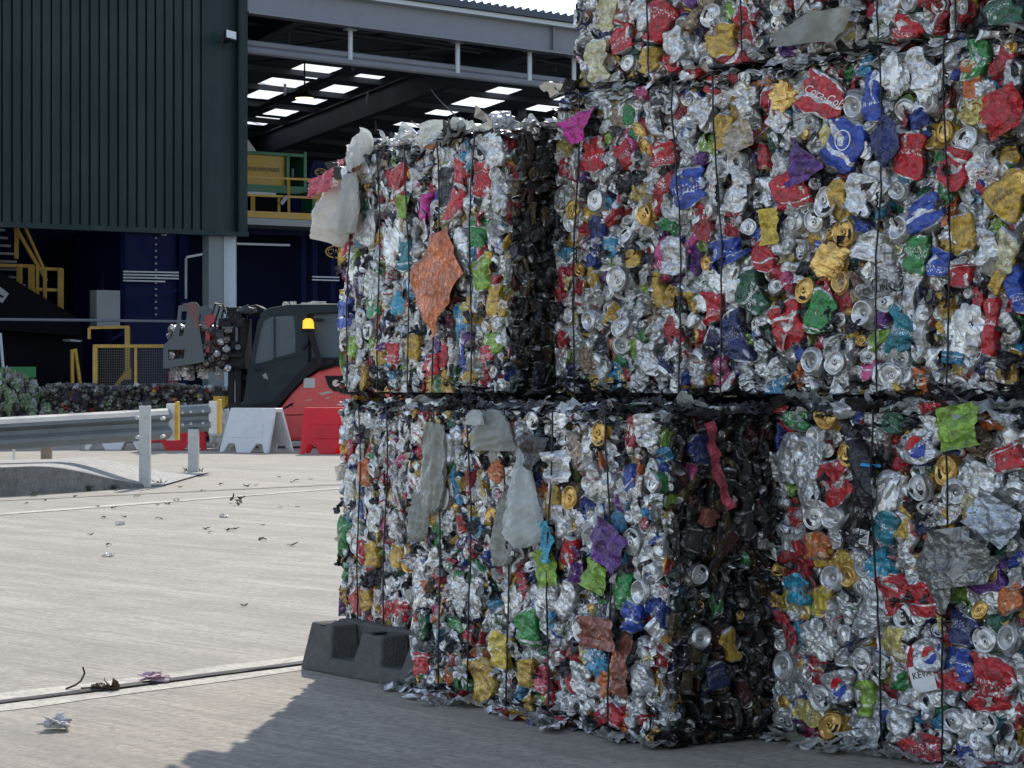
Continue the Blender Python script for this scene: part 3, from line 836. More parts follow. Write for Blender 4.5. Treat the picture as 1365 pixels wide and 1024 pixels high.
# bale with the bags (lower middle)
f = C_.front
C_.hero(f, 825, 725, 42, 74, 'sheet', 'purple', .25, .016, outline=dia, name='plastic_scrap')
C_.hero(f, 818, 843, 50, 42, 'sheet', 'brown', 0, .018, freq=8, amp=.012, name='cardboard_scrap')
C_.hero(f, 842, 886, 18, 84, 'sheet', 'brown', -.2, .016, freq=6, name='cardboard_scrap')
C_.hero(f, 722, 602, 38, 52, 'sheet', 'charcoal', .3, .016, outline=dia)
C_.hero(f, 755, 622, 30, 44, 'sheet', 'white', .15, -.004, freq=12, amp=.016)
C_.hero(f, 737, 757, 26, 50, 'sheet', 'lime', .3, .012)
C_.hero(f, 806, 768, 26, 40, 'sheet', 'lime', -.3, .010)
C_.hero(f, 741, 722, 16, 58, 'sheet', 'cyan', .35, .014)
for a in [(668, 626, 26, 32, 'lump', 'orange'), (766, 663, 22, 34, 'goldlid', 'gold'), (806, 578, 22, 36, 'goldlid', 'gold'), (850, 722, 20, 44, 'lid', 'white'),
          (857, 789, 22, 40, 'dome', 'green'), (836, 789, 24, 44, 'can', 'green'), (849, 822, 24, 38, 'can', 'blue'), (784, 838, 21, 42, 'lid', 'white'),
          (762, 736, 17, 36, 'can', 'red'), (710, 836, 26, 44, 'can', 'green'), (673, 866, 24, 46, 'can', 'yellow'), (651, 906, 30, 58, 'can', 'gold'),
          (801, 880, 26, 32, 'lump', 'sky'), (726, 905, 18, 32, 'can', 'pinkred'), (706, 897, 20, 34, 'can', 'gold'), (826, 951, 20, 26, 'can', 'red'),
          (616, 800, 20, 60, 'can', 'silver'), (566, 885, 22, 26, 'can', 'red'), (735, 790, 26, 44, 'can', 'white'), (690, 800, 26, 40, 'lump', 'silver'),
          (640, 790, 18, 40, 'can', 'white'), (753, 695, 24, 40, 'can', 'white'), (700, 545, 26, 30, 'dome', 'silver'), (868, 570, 30, 46, 'can', 'silver'),
          (600, 600, 18, 40, 'can', 'silver'), (860, 905, 22, 40, 'can', 'silver'), (780, 905, 24, 36, 'can', 'silver'), (760, 800, 18, 50, 'can', 'white')]:
    C_.hero(f, *a, rot=C_.rng.normal() * .25)
f = C_.side
for a in [(945, 620, 12, 120, 'sheet', 'pinkred'), (930, 600, 26, 36, 'can', 'navy'), (927, 765, 24, 26, 'lid', 'grey'), (968, 860, 18, 42, 'can', 'gold'), (918, 720, 26, 28, 'can', 'charcoal'),
          (940, 690, 18, 22, 'can', 'brown'), (930, 850, 26, 28, 'dome', 'grey'), (990, 700, 20, 30, 'can', 'charcoal'), (950, 900, 26, 30, 'can', 'navy')]:
    C_.hero(f, *a, rot=C_.rng.normal() * .2)

# upper left bale
f = A_.front
A_.hero(f, 596, 378, 76, 138, 'sheet', 'orange', .0, .024, outline=lambda t: max(.12, 1 - abs(t - .55) * 1.9) if t < .9 else .25, freq=8, amp=.014, curl=.6, name='orange_sheet')
for a in [(536, 245, 20, 42, 'can', 'red'), (647, 242, 24, 46, 'can', 'red'), (617, 255, 16, 80, 'can', 'red'), (546, 276, 14, 30, 'sheet', 'lime'), (571, 277, 14, 34, 'can', 'magenta'),
          (640, 310, 20, 42, 'can', 'green'), (648, 365, 22, 40, 'can', 'lime'), (655, 350, 12, 26, 'can', 'yellow'), (465, 420, 22, 38, 'can', 'blue'), (495, 305, 24, 40, 'can', 'silver'),
          (528, 322, 30, 68, 'lump', 'silver'), (477, 235, 12, 56, 'can', 'blue'), (457, 338, 16, 30, 'can', 'gold'), (467, 322, 12, 34, 'can', 'red'), (535, 405, 18, 28, 'can', 'cyan'),
          (501, 412, 16, 20, 'can', 'green'), (512, 472, 14, 30, 'can', 'gold'), (530, 470, 18, 26, 'can', 'red'), (555, 461, 16, 28, 'can', 'gold'), (582, 487, 18, 28, 'can', 'red'),
          (620, 428, 18, 44, 'can', 'sky'), (626, 418, 10, 26, 'can', 'yellow'), (665, 402, 18, 42, 'can', 'gold'), (655, 472, 16, 20, 'can', 'red'), (620, 345, 18, 70, 'can', 'white'), (545, 340, 18, 40, 'can', 'teal'),
          (476, 462, 10, 26, 'can', 'lime'), (496, 440, 14, 26, 'lid', 'silver'), (630, 480, 12, 28, 'lid', 'white'), (600, 250, 24, 50, 'can', 'black'), (660, 200, 26, 44, 'can', 'silver'), (573, 365, 16, 30, 'can', 'red')]:
    A_.hero(f, *a, rot=A_.rng.normal() * .15)

# lower left bale behind the block
f = B_.front
for a in [(490, 630, 14, 34, 'can', 'orange'), (565, 640, 14, 20, 'can', 'pinkred'), (500, 740, 14, 30, 'can', 'gold'), (488, 735, 12, 30, 'can', 'red'), (521, 815, 24, 24, 'can', 'red'), (540, 810, 16, 26, 'can', 'red'),
          (461, 715, 14, 50, 'can', 'green'), (473, 650, 14, 44, 'can', 'silver'), (505, 690, 18, 36, 'can', 'silver'), (530, 700, 14, 34, 'can', 'silver'), (492, 800, 14, 28, 'can', 'gold'), (535, 740, 16, 30, 'can', 'gold')]:
    B_.hero(f, *a, rot=B_.rng.normal() * .2)

# widest bale of the tall stack
f = D_.front
cola = D_.hero(f, 1106, 130, 54, 48, 'can', 'red', -.42, .03)
D_.hero(f, 786, 174, 50, 38, 'sheet', 'magenta', .2, .034, outline=lambda t: .35 + .65 * t, name='plastic_scrap', smooth=True)
D_.hero(f, 998, 182, 42, 56, 'sheet', 'tan', -.3, .02, outline=dia, freq=8, amp=.010, name='cardboard_scrap')
D_.hero(f, 1078, 213, 52, 62, 'sheet', 'purple', .5, .014, outline=lambda t: max(.15, 1 - t))
D_.hero(f, 1035, 303, 26, 48, 'sheet', 'yellow', 0, .014, freq=6)
D_.hero(f, 1190, 190, 40, 70, 'sheet', 'navy', .1, .014, outline=dia)
D_.hero(f, 1345, 150, 46, 60, 'sheet', 'red', .2, .012)
for a in [(1143, 143, 30, 40, 'dome', 'silver'), (1131, 196, 50, 62, 'can', 'blue'), (1048, 129, 32, 38, 'lump', 'gold'), (970, 178, 26, 44, 'can', 'gold'), (797, 207, 30, 42, 'can', 'red'),
          (922, 250, 46, 46, 'can', 'blue'), (888, 206, 28, 28, 'can', 'red'), (865, 287, 22, 26, 'goldlid', 'gold'), (1058, 255, 44, 52, 'can', 'red'), (1110, 350, 46, 50, 'lump', 'gold'),
          (1348, 258, 48, 62, 'can', 'gold'), (1363, 240, 22, 34, 'goldlid', 'gold'), (1201, 304, 27, 46, 'dome', 'silver'), (1242, 284, 46, 44, 'can', 'blue'), (1291, 311, 30, 46, 'can', 'gold'),
          (1079, 388, 30, 36, 'goldlid', 'green'), (1099, 416, 36, 56, 'can', 'green'), (1006, 393, 30, 62, 'can', 'dkgreen'), (976, 374, 34, 60, 'lump', 'silver'), (956, 408, 24, 44, 'can', 'red'),
          (1054, 434, 38, 58, 'can', 'red'), (982, 452, 24, 66, 'can', 'navy'), (1206, 440, 36, 60, 'can', 'teal'), (1229, 442, 18, 62, 'can', 'silver'), (1292, 440, 46, 70, 'lump', 'silver'),
          (1326, 435, 18, 76, 'can', 'red'), (1358, 388, 20, 60, 'can', 'blue'), (1218, 206, 38, 54, 'can', 'red'), (1262, 176, 24, 28, 'goldlid', 'gold'), (1293, 187, 30, 38, 'lid', 'silver'),
          (1278, 224, 36, 50, 'can', 'red'), (1166, 130, 26, 60, 'can', 'blue'), (984, 218, 28, 42, 'dome', 'silver'), (990, 255, 28, 56, 'can', 'white'), (972, 336, 46, 32, 'can', 'blue'),
          (1021, 342, 26, 40, 'can', 'red'), (848, 345, 18, 22, 'can', 'gold'), (827, 372, 28, 34, 'lid', 'silver'), (790, 428, 22, 26, 'dome', 'silver'), (800, 310, 22, 36, 'can', 'navy'),
          (1283, 368, 26, 30, 'can', 'red'), (1256, 352, 30, 34, 'can', 'blue'), (1153, 418, 34, 38, 'dome', 'silver'), (1184, 402, 26, 32, 'lid', 'silver'), (1086, 482, 30, 36, 'dome', 'silver'),
          (1120, 484, 28, 34, 'lid', 'silver'), (905, 345, 30, 40, 'can', 'silver'), (800, 268, 22, 26, 'lid', 'white'), (1130, 310, 36, 34, 'goldlid', 'pale'), (1090, 295, 20, 40, 'lid', 'silver'),
          (1065, 295, 20, 28, 'lid', 'silver'), (1225, 340, 30, 46, 'can', 'green'), (1348, 338, 26, 50, 'can', 'pale'), (1322, 330, 26, 46, 'can', 'silver'), (1180, 240, 20, 40, 'can', 'silver'), (1150, 260, 34, 50, 'can', 'silver'),
          (1120, 270, 24, 52, 'can', 'gold'), (1105, 270, 30, 44, 'lid', 'dkgreen'), (1160, 330, 40, 30, 'can', 'white'), (1172, 384, 44, 24, 'can', 'grey'), (870, 480, 20, 40, 'can', 'silver'), (1230, 90, 30, 56, 'can', 'silver'),
          (1300, 105, 20, 50, 'can', 'orange'), (1310, 75, 22, 64, 'can', 'green'), (1195, 100, 36, 60, 'lump', 'silver'), (1240, 110, 36, 50, 'lump', 'silver'), (940, 150, 28, 34, 'can', 'silver')]:
    D_.hero(f, *a, rot=D_.rng.normal() * .3)

# topmost bale
f = E_.front
E_.hero(f, 1112, 38, 110, 44, 'sheet', 'grey', .25, .03, outline=dia, mat=6, freq=8, name='plastic_scrap')
for a in [(885, 30, 30, 52, 'can', 'red'), (966, 56, 34, 40, 'can', 'gold'), (953, 22, 30, 34, 'lid', 'silver'), (800, 84, 30, 54, 'can', 'pale'), (833, 55, 28, 30, 'can', 'red'), (842, 85, 18, 26, 'lid', 'silver'),
          (870, 82, 22, 30, 'can', 'gold'), (1344, 22, 44, 50, 'can', 'dkgreen'), (815, 20, 24, 40, 'can', 'pale'), (1040, 10, 30, 26, 'dome', 'silver'), (905, 60, 26, 40, 'can', 'silver'), (860, 20, 20, 40, 'can', 'silver'), (1215, 40, 36, 30, 'can', 'red')]:
    E_.hero(f, *a, rot=E_.rng.normal() * .25)

# lower right bale
f = F_.front
F_.hero(f, 1285, 742, 96, 78, 'sheet', 'grey', .15, .034, mat=0, freq=7, amp=.014, curl=1.5, outline=lambda t: .62 + .38 * math.sin(math.pi * min(1, .15 + t)), name='flat_grey_sheet')
F_.hero(f, 1272, 795, 40, 44, 'sheet', 'grey', .1, .026, freq=8, amp=.014, outline=lambda t: .3 + .7 * t, name='flat_grey_sheet')
F_.hero(f, 1341, 690, 60, 56, 'sheet', 'bluesheet', -.5, .036, freq=8, amp=.013, name='plastic_scrap')
F_.hero(f, 1291, 569, 54, 58, 'sheet', 'lime', .15, .03, freq=9, amp=.015, name='plastic_scrap')
tool = F_.hero(f, 1163, 655, 27, 122, 'can', 'black', -.12, .040, name='strap_tool', amp=.002, T=.014)
F_.taken[id(f)].append((*F_.front.hit(1163, 655)[:2], .06, .13))
labelled = F_.hero(f, 1236, 888, 38, 66, 'can', 'red', .28, .034)
for a in [(1105, 554, 32, 42, 'goldlid', 'gold'), (1134, 607, 24, 30, 'goldlid', 'gold'), (1117, 643, 34, 54, 'can', 'red'), (1082, 655, 36, 92, 'can', 'silver'), (1265, 627, 32, 44, 'goldlid', 'gold'),
          (1229, 650, 28, 38, 'lid', 'white'), (1196, 790, 44, 48, 'can', 'red'), (1172, 812, 42, 74, 'can', 'silver'), (1240, 800, 40, 44, 'can', 'red'), (1290, 838, 34, 38, 'can', 'navy'),
          (1286, 882, 34, 40, 'can', 'blue'), (1331, 912, 56, 70, 'can', 'red'), (1319, 852, 26, 42, 'lid', 'silver'), (1348, 850, 30, 46, 'dome', 'silver'), (1318, 963, 28, 40, 'lid', 'cyan'),
          (1236, 1000, 50, 40, 'can', 'red'), (1318, 766, 56, 42, 'can', 'purple'), (1325, 763, 24, 28, 'goldlid', 'purple'), (1352, 798, 34, 32, 'can', 'orange'), (1312, 813, 24, 28, 'goldlid', 'gold'),
          (1176, 758, 40, 44, 'lump', 'cyan'), (1186, 702, 32, 40, 'can', 'teal'), (1049, 887, 32, 36, 'dome', 'silver'), (1112, 967, 34, 40, 'goldlid', 'gold'), (1161, 930, 22, 44, 'can', 'lime'),
          (1095, 728, 34, 34, 'can', 'orange'), (1062, 546, 34, 50, 'can', 'green'), (1052, 610, 28, 60, 'can', 'silver'), (1100, 800, 22, 40, 'can', 'yellow'), (1090, 845, 34, 38, 'lump', 'silver'),
          (1068, 785, 30, 38, 'can', 'cyan'), (1185, 660, 40, 70, 'lump', 'silver'), (1246, 566, 32, 54, 'can', 'white'), (1098, 862, 40, 32, 'lump', 'silver'), (1115, 690, 26, 42, 'dome', 'silver'),
          (1092, 690, 28, 34, 'lid', 'silver'), (1112, 770, 34, 34, 'dome', 'silver'), (1160, 1000, 60, 60, 'sheet', 'silver'), (1075, 600, 26, 36, 'dome', 'silver'), (1195, 560, 30, 34, 'can', 'dkgreen'),
          (1350, 610, 40, 34, 'can', 'red'), (1315, 640, 34, 40, 'can', 'white'), (1300, 672, 26, 34, 'lump', 'pale'), (1208, 820, 20, 44, 'lid', 'silver'), (1154, 880, 30, 30, 'lid', 'silver'),
          (1275, 960, 26, 40, 'lid', 'silver'), (1205, 960, 30, 40, 'can', 'silver'), (1100, 930, 28, 40, 'lid', 'silver'), (1255, 920, 20, 34, 'can', 'white'), (1272, 905, 40, 30, 'can', 'red'), (1230, 600, 26, 40, 'can', 'navy'), (1130, 915, 28, 40, 'can', 'navy')]:
    F_.hero(f, *a, rot=F_.rng.normal() * .3)

# the general mass of cans
C_.fill(C_.front, .043, 44, .72, .36); C_.fill(C_.side, .040, 14, .6, .06, amax=.95, somber=.96)  # side faces: their shade is put into the can colours
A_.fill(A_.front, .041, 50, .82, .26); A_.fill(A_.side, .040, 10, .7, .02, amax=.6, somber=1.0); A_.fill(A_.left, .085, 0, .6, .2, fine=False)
B_.fill(B_.front, .043, 45, .8, .30); B_.fill(B_.left, .085, 0, .6, .2, fine=False)
D_.fill(D_.front, .046, 40, .5, .42, amax=1.75); D_.fill(D_.side, .1, 0, fine=False)
E_.fill(E_.front, .047, 60, .5, .40, amax=1.5); E_.fill(E_.left, .09, 0, fine=False)
F_.fill(F_.front, .045, 40, .5, .46, amax=1.2); F_.fill(F_.side, .1, 0, fine=False)
# crushed layers along top and bottom edges
for b, n in ((C_, 90), (A_, 60), (B_, 40), (D_, 100), (E_, 60), (F_, 70)):
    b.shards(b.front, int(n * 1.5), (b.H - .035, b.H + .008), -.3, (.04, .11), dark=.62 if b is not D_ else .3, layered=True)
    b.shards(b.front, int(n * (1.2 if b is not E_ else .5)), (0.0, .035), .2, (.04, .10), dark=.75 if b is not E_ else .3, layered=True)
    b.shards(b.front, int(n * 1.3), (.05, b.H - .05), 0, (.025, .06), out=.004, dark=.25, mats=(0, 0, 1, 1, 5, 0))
    b.shards(b.front, int(n * 1.9), (.05, b.H - .05), 0, (.03, .075), out=-.008, dark=.92)  # near-black sunken scraps paint the dark gaps between cans
    b.shards(b.side, n // 2, (b.H - .03, b.H + .010), -.3, (.05, .11), dark=.95, layered=True)  # side scraps are dark too, part of the painted shade
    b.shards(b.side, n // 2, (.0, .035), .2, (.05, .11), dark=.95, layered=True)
# loose flattened scraps on the ledges and the open tops
def top_scraps(b, n, amin, amax, bmin, bmax, lift, stand=.5, sz=(.06, .15), dark=.4):
    rng = b.rng; f = b.top
    for _ in range(n):
        a = rng.uniform(amin, amax); c = rng.uniform(bmin, bmax); r = rng.random()
        if r < .45 * (1 - dark):
            g, e = b.one(f, a, c, rng, rng.uniform(.9, 1.3), deep=-lift * rng.random(), ends=.15); b.bulk.append(g)
            if e is not None: b.bulk.append(e)
        else:
            mt = (0, 1, 4, 6, 5)[rng.integers(5)]; tint, tb = pick(rng)
            if rng.random() < dark: tint = tb = (.035, .036, .042); mt = 0
            g = sheet(rng, rng.uniform(*sz), rng.uniform(*sz), mt, tint, tb, .018, 15, 9, curl=9, smooth=False)
            Rm, o = place(g, f, a, c, lift * rng.random(), rng.uniform(0, 6.28), (rng.normal() * stand, rng.normal() * stand), rng)
            b.bulk.append(xf(g, Rm, o))
top_scraps(C_, 120, .02, 1.40, .0, .42, .012, .08, dark=.8, sz=(.05, .12))
top_scraps(A_, 190, .0, 1.13, .03, .55, .02, .3)
top_scraps(A_, 16, .0, 1.13, .0, .10, .03, .8)
top_scraps(F_, 60, .02, 1.2, .0, .2, .02, .2)
top_scraps(D_, 40, .0, 2.1, .0, .10, .02, .2)
top_scraps(B_, 12, .0, .7, .0, .06, .02, .3)
# bright, sun-catching foil standing on the rim of the upper left bale, and two loose wire ends
for k in range(26):
    rng = A_.rng
    g = foil_lump(rng, rng.uniform(.03, .06), rng.uniform(.03, .06), .02, 1, amp=.02)
    Rm, o = place(g, A_.top, rng.uniform(.1, 1.15), rng.uniform(0, .3), .02 * rng.random(), rng.uniform(0, 6), (rng.normal() * .5, rng.normal() * .5), rng)
    A_.bulk.append(xf(g, Rm, o))
for px, py, qx, qy in ((575, 195, 545, 160), (608, 185, 572, 118)):
    a, b, k = A_.front.hit(px, py); p0 = A_.front.p(a, b, -.05); a, b, k = A_.front.hit(qx, qy); p1 = A_.front.p(a, b, -.02)
    mb = MB(); mb.tube([p0.lerp(p1, t) + A_.front.t * .02 * math.sin(t * 5) for t in [i / 10 for i in range(11)]], .0022, 0, 5); mb.build('loose_wire', M['wire'], A_.e)

# flattened scraps spilling out at the foot
for b in (C_, F_):
    rng = b.rng
    for _ in range(46):
        a = rng.uniform(0, min(b.W, 1.4)); d = abs(rng.normal()) * .045
        g = sheet(rng, rng.uniform(.05, .12), rng.uniform(.05, .12), (0, 1, 6)[rng.integers(3)], *pick(rng), .012, 15, 9, curl=5, smooth=False)
        Rm, o = place(g, b.top, a, -d, -b.H + .014, rng.uniform(0, 6), (rng.normal() * .15, rng.normal() * .15), rng)
        b.bulk.append(xf(g, Rm, o))

def wires(b, pxs, py, **kw):
    for px in pxs:
        a, _, _ = b.front.hit(px, py); b.wire(a, **kw)
wires(A_, (475, 513, 553, 594, 641), 350)
wires(B_, (486, 523), 700); 
wires(C_, (592, 636, 687, 743, 822), 740)
wires(D_, (779, 911, 966, 1180, 1275), 310, out=.036)
for a_ in (1.95, 2.15): D_.wire(a_)
wires(E_, (872, 1002, 1183, 1287), 20, out=.036)
wires(F_, (1178, 1268), 770, out=.040)
F_.wire(.1 + 1.2)

# bags and films hanging from the lower middle and the upper left bale
def bag(b, f, px, py, w, h, outline, mat, rot=0.0, d=.03, puff=.02, name='plastic_bag', seed=0, amp=.010):
    rng = np.random.default_rng(seed + 500)
    a, c, k = f.hit(px, py); view = Vector(((px - CX) / FPX, 1, 0)).normalized()
    ww = w * k / FPX / max(.3, abs(view.dot(f.n))); hh = h * k / FPX
    n, m = 26, 34
    U, V = np.meshgrid(np.linspace(-1, 1, n), np.linspace(0, 1, m))
    wd = np.vectorize(outline)(V)
    x = U * wd * ww / 2; y = (V - .5) * hh
    z = puff * (1 - np.abs(U) ** 2.2) * np.minimum(1, 1.6 * (1 - V) + .12) * (.75 + .25 * np.cos(U * 5 + 1))
    p = np.stack([x.ravel(), y.ravel(), z.ravel()], 1)
    # long gathers that run up to where it is held, plus fine creases
    z2 = .0035 * np.sin(U * 7 + 2 * V + rng.random() * 6) * (.4 + V) + .0025 * np.sin(U * 15 - 3 * V + rng.random() * 6)
    p[:, 2] += z2.ravel() + crumple(p, rng, amp * .55, 11, 4) + crumple(p, rng, amp * .5, 40, 6)
    p[:, 0] += crumple(p, rng, .004, 9, 3)
    q = grid_faces(n, m, False); kk = len(p)
    pb = p.copy(); pb[:, 2] = np.minimum(pb[:, 2] - .001, crumple(p, rng, .004, 13, 3) - .004)
    g = Geo(np.vstack([p, pb]), np.concatenate([q, q[:, ::-1] + kk]), None, mat, 0, smooth=True)
    Rm, o = place(g, f, a, c, d, rot, (0, 0), rng); xf(g, Rm, o)
    b.part(name, g)
bag(C_, C_.front, 669, 573, 58, 54, dome_o, 6, .0, .040, .05, seed=1)
bag(C_, C_.front, 664, 556, 22, 20, dome_o, 4, .0, .085, .02, seed=9)
bag(C_, C_.front, 709, 664, 66, 132, tearbag, 4, .05, .035, .035, seed=2)
bag(C_, C_.front, 681, 700, 40, 110, tearbag, 6, -.18, .028, .02, seed=3)
bag(C_, C_.front, 590, 625, 32, 122, longbag, 6, -.12, .035, .02, seed=4)
bag(C_, C_.front, 569, 690, 26, 64, longbag, 6, -.1, .03, .03, seed=5)
bag(A_, A_.front, 461, 283, 44, 78, lambda t: .35 + .65 * math.sin(math.pi * min(.95, .2 + .6 * (1 - t))), 5, -.35, .04, .08, seed=6)
bag(A_, A_.front, 484, 272, 22, 80, lambda t: .6 + .4 * math.sin(math.pi * t), 5, .05, .05, .05, seed=7)
bag(A_, A_.front, 486, 205, 36, 52, lambda t: .6 + .4 * math.sin(math.pi * t), 5, .6, .02, .05, seed=8)
A_.hero(A_.front, 462, 246, 30, 26, 'sheet', 'pinkred', .2, .07, name='plastic_scrap')
A_.hero(A_.front, 462, 213, 10, 16, 'lump', 'pinkred', 0, .03)

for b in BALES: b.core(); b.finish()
nbr = [(2.30, 0, 'lower'), (2.30, .97, 'middle'), (2.30, 1.94, 'top')]  # unseen stack added right of the view to keep light off the bale sides
for k, (s0, z_, w_) in enumerate(nbr):
    nb = Bale('can_bale', w_ + ' bale of the next stack, beyond the right edge of the photo', P_D + T_D * s0, T_D, 2.2, D2, 1.0, z_, .95, 60 + k, None)
    nb.fill(nb.front, .085, 0, .5, .4, deep_spacing=.1, fine=False); nb.core(); nb.finish()
    for a_ in (.3, .7, 1.1, 1.5, 1.9): nb.wire(a_)

# writing and emblems on cans: laid on the metal under them
M['ink_white'] = simple('white_ink', (.74, .73, .70), .45, 0, .08)
M['ink_black'] = simple('black_ink', (.02, .02, .02), .5)
M['ink_red'] = simple('red_ink', (.5, .015, .02), .4)
M['ink_blue'] = simple('blue_ink', (.02, .05, .30), .4)
from mathutils.bvhtree import BVHTree
dg = bpy.context.evaluated_depsgraph_get(); dg.update()
def emboss(host, b, f, px, py, me, rot, mats, name, lift=.0016):
    """drape a flat mesh (metres, around 0) over the face of a can"""
    a, c, _ = f.hit(px, py)
    bv = BVHTree.FromObject(host, dg) if host is not None else None
    hw = host.matrix_world if host is not None else None
    bm = bmesh.new(); bm.from_mesh(me)
    bmesh.ops.triangulate(bm, faces=bm.faces)
    bmesh.ops.subdivide_edges(bm, edges=[e for e in bm.edges if e.calc_length() > .006], cuts=2)
    cr, sr = math.cos(rot), math.sin(rot)
    hwi = hw.inverted() if hw is not None else None
    for v in bm.verts:
        x, y = v.co.x * cr - v.co.y * sr, v.co.x * sr + v.co.y * cr
        o = f.p(a + x, c + y, .2)
        dd = .03
        if bv is not None:
            loc, nn, i, dist = bv.ray_cast(hwi @ o, (hwi.to_3x3() @ (-f.n)).normalized(), .4)
            if loc is not None: dd = .2 - dist
            else: dd = .012
        v.co = f.p(a + x, c + y, dd + lift) - (Vector(b.org) + host.location)
    me2 = bpy.data.meshes.new(name); bm.to_mesh(me2); bm.free()
    return link(name, me2, mats, host)
bpy.context.view_layer.update()
def disc(r, a0=0.0, a1=2 * math.pi, y0=-9, y1=9, n=28):
    """disc clipped between two wavy heights (for round two-tone emblems)"""
    bm = bmesh.new()
    ys = np.linspace(-r, r, 17); prev = None
    for y in ys:
        pass
    rows = []
    for i in range(13):
        t = i / 12
        row = []
        for j in range(13):
            x = (j / 12 * 2 - 1) * r * .999
            top = min(math.sqrt(max(0, r * r - x * x)), y1 + .12 * r * math.sin(3 * x / r) if y1 < 5 else 9)
            bot = max(-math.sqrt(max(0, r * r - x * x)), y0 + .12 * r * math.sin(3 * x / r) if y0 > -5 else -9)
            top = max(top, bot + 1e-5)
            row.append(bm.verts.new((x, bot + (top - bot) * t, 0)))
        rows.append(row)
    for i in range(12):
        for j in range(12): bm.faces.new((rows[i][j], rows[i][j + 1], rows[i + 1][j + 1], rows[i + 1][j]))
    me = bpy.data.meshes.new('disc'); bm.to_mesh(me); bm.free()
    return me
def rect_mesh(w, h):
    bm = bmesh.new(); bmesh.ops.create_grid(bm, x_segments=8, y_segments=8, size=.5)
    for v in bm.verts: v.co.x *= w; v.co.y *= h
    me = bpy.data.meshes.new('rect'); bm.to_mesh(me); bm.free(); return me
emboss(cola, D_, D_.front, 1108, 130, text_mesh('Coca-Cola', .036, 0, .35), -.42, M['ink_white'], 'lettering')
emboss(labelled, F_, F_.front, 1239, 903, rect_mesh(.078, .072), .28, M['ink_white'], 'white_label')
emboss(labelled, F_, F_.front, 1238, 898, text_mesh('KEVA', .026, 0), .28, M['ink_black'], 'lettering', .0034)
emboss(tool, F_, F_.front, 1156, 716, rect_mesh(.030, .040), -.12, M['ink_white'], 'barcode_label')
bars = MB()
for i in range(9): bars.add([(-.011, -.016 + i * .004, 0), (.011, -.016 + i * .004, 0), (.011, -.0145 + i * .004 + (.0012 if i % 3 == 0 else 0), 0), (-.011, -.0145 + i * .004 + (.0012 if i % 3 == 0 else 0), 0)], [(0, 1, 2, 3)])
bme = bpy.data.meshes.new('bars'); bme.from_pydata(bars.v, [], bars.f)
emboss(tool, F_, F_.front, 1156, 716, bme, -.12, M['ink_black'], 'barcode', .0034)
emboss(tool, F_, F_.front, 1169, 620, rect_mesh(.045, .008), -.1, simple('cyan_trim', (.03, .3, .6), .4), 'blue_trim')
# round red, white and blue emblems on three cans of the lower right bale
for px, py, r_ in ((1232, 596, .030), (1250, 872, .024), (1130, 914, .026)):
    hit = None
    a, c, _ = F_.front.hit(px, py); P = F_.front.p(a, c)
    body, _e = can_side(F_.rng, .09, .05, .014, .003, *CLR['pepsi']), None
    Rm, o = place(body, F_.front, a, c, .026, .2, (0, 0), F_.rng); xf(body, Rm, o)
    host = F_.part('crushed_can', body)
    bpy.context.view_layer.update(); dg.update()
    emboss(host, F_, F_.front, px, py, disc(r_, y0=.22 * r_), .5, M['ink_red'], 'emblem')
    emboss(host, F_, F_.front, px, py, disc(r_, y1=-.22 * r_), .5, M['ink_blue'], 'emblem')
blue_can = [o for o in D_.e.children if o.name.startswith('crushed_can')]
def ring_mesh(r0, r1, n=30):
    bm = bmesh.new(); a = [bm.verts.new((r0 * math.cos(t), r0 * math.sin(t), 0)) for t in np.linspace(0, 2 * math.pi, n, endpoint=False)]
    b = [bm.verts.new((r1 * math.cos(t), r1 * math.sin(t), 0)) for t in np.linspace(0, 2 * math.pi, n, endpoint=False)]
    for i in range(n): bm.faces.new((a[i], b[i], b[(i + 1) % n], a[(i + 1) % n]))
    me = bpy.data.meshes.new('ring'); bm.to_mesh(me); bm.free(); return me
def nearest(b, f, px, py):
    a, c, _ = f.hit(px, py); P = f.p(a, c, .02) - b.org
    return min((o for o in b.e.children if o.name.startswith('crushed_can')), key=lambda o: (o.location - P).length)
h = nearest(D_, D_.front, 1131, 196)
emboss(h, D_, D_.front, 1131, 188, ring_mesh(.026, .0295), 0, M['ink_white'], 'emblem')
h = nearest(D_, D_.front, 1348, 258)
emboss(h, D_, D_.front, 1345, 262, text_mesh('thwaites', .024, 0, .2), .5, simple('brown_ink', (.16, .09, .02), .5), 'lettering')
h = nearest(D_, D_.front, 1172, 384)
emboss(h, D_, D_.front, 1176, 386, text_mesh('CARLING', .026, 0), .15, M['ink_black'], 'lettering')
h = nearest(C_, C_.front, 825, 725)
h = nearest(D_, D_.front, 1006, 393)
emboss(h, D_, D_.front, 1008, 396, text_mesh('Carlsberg', .022, 0, .2), 1.35, M['ink_white'], 'lettering')
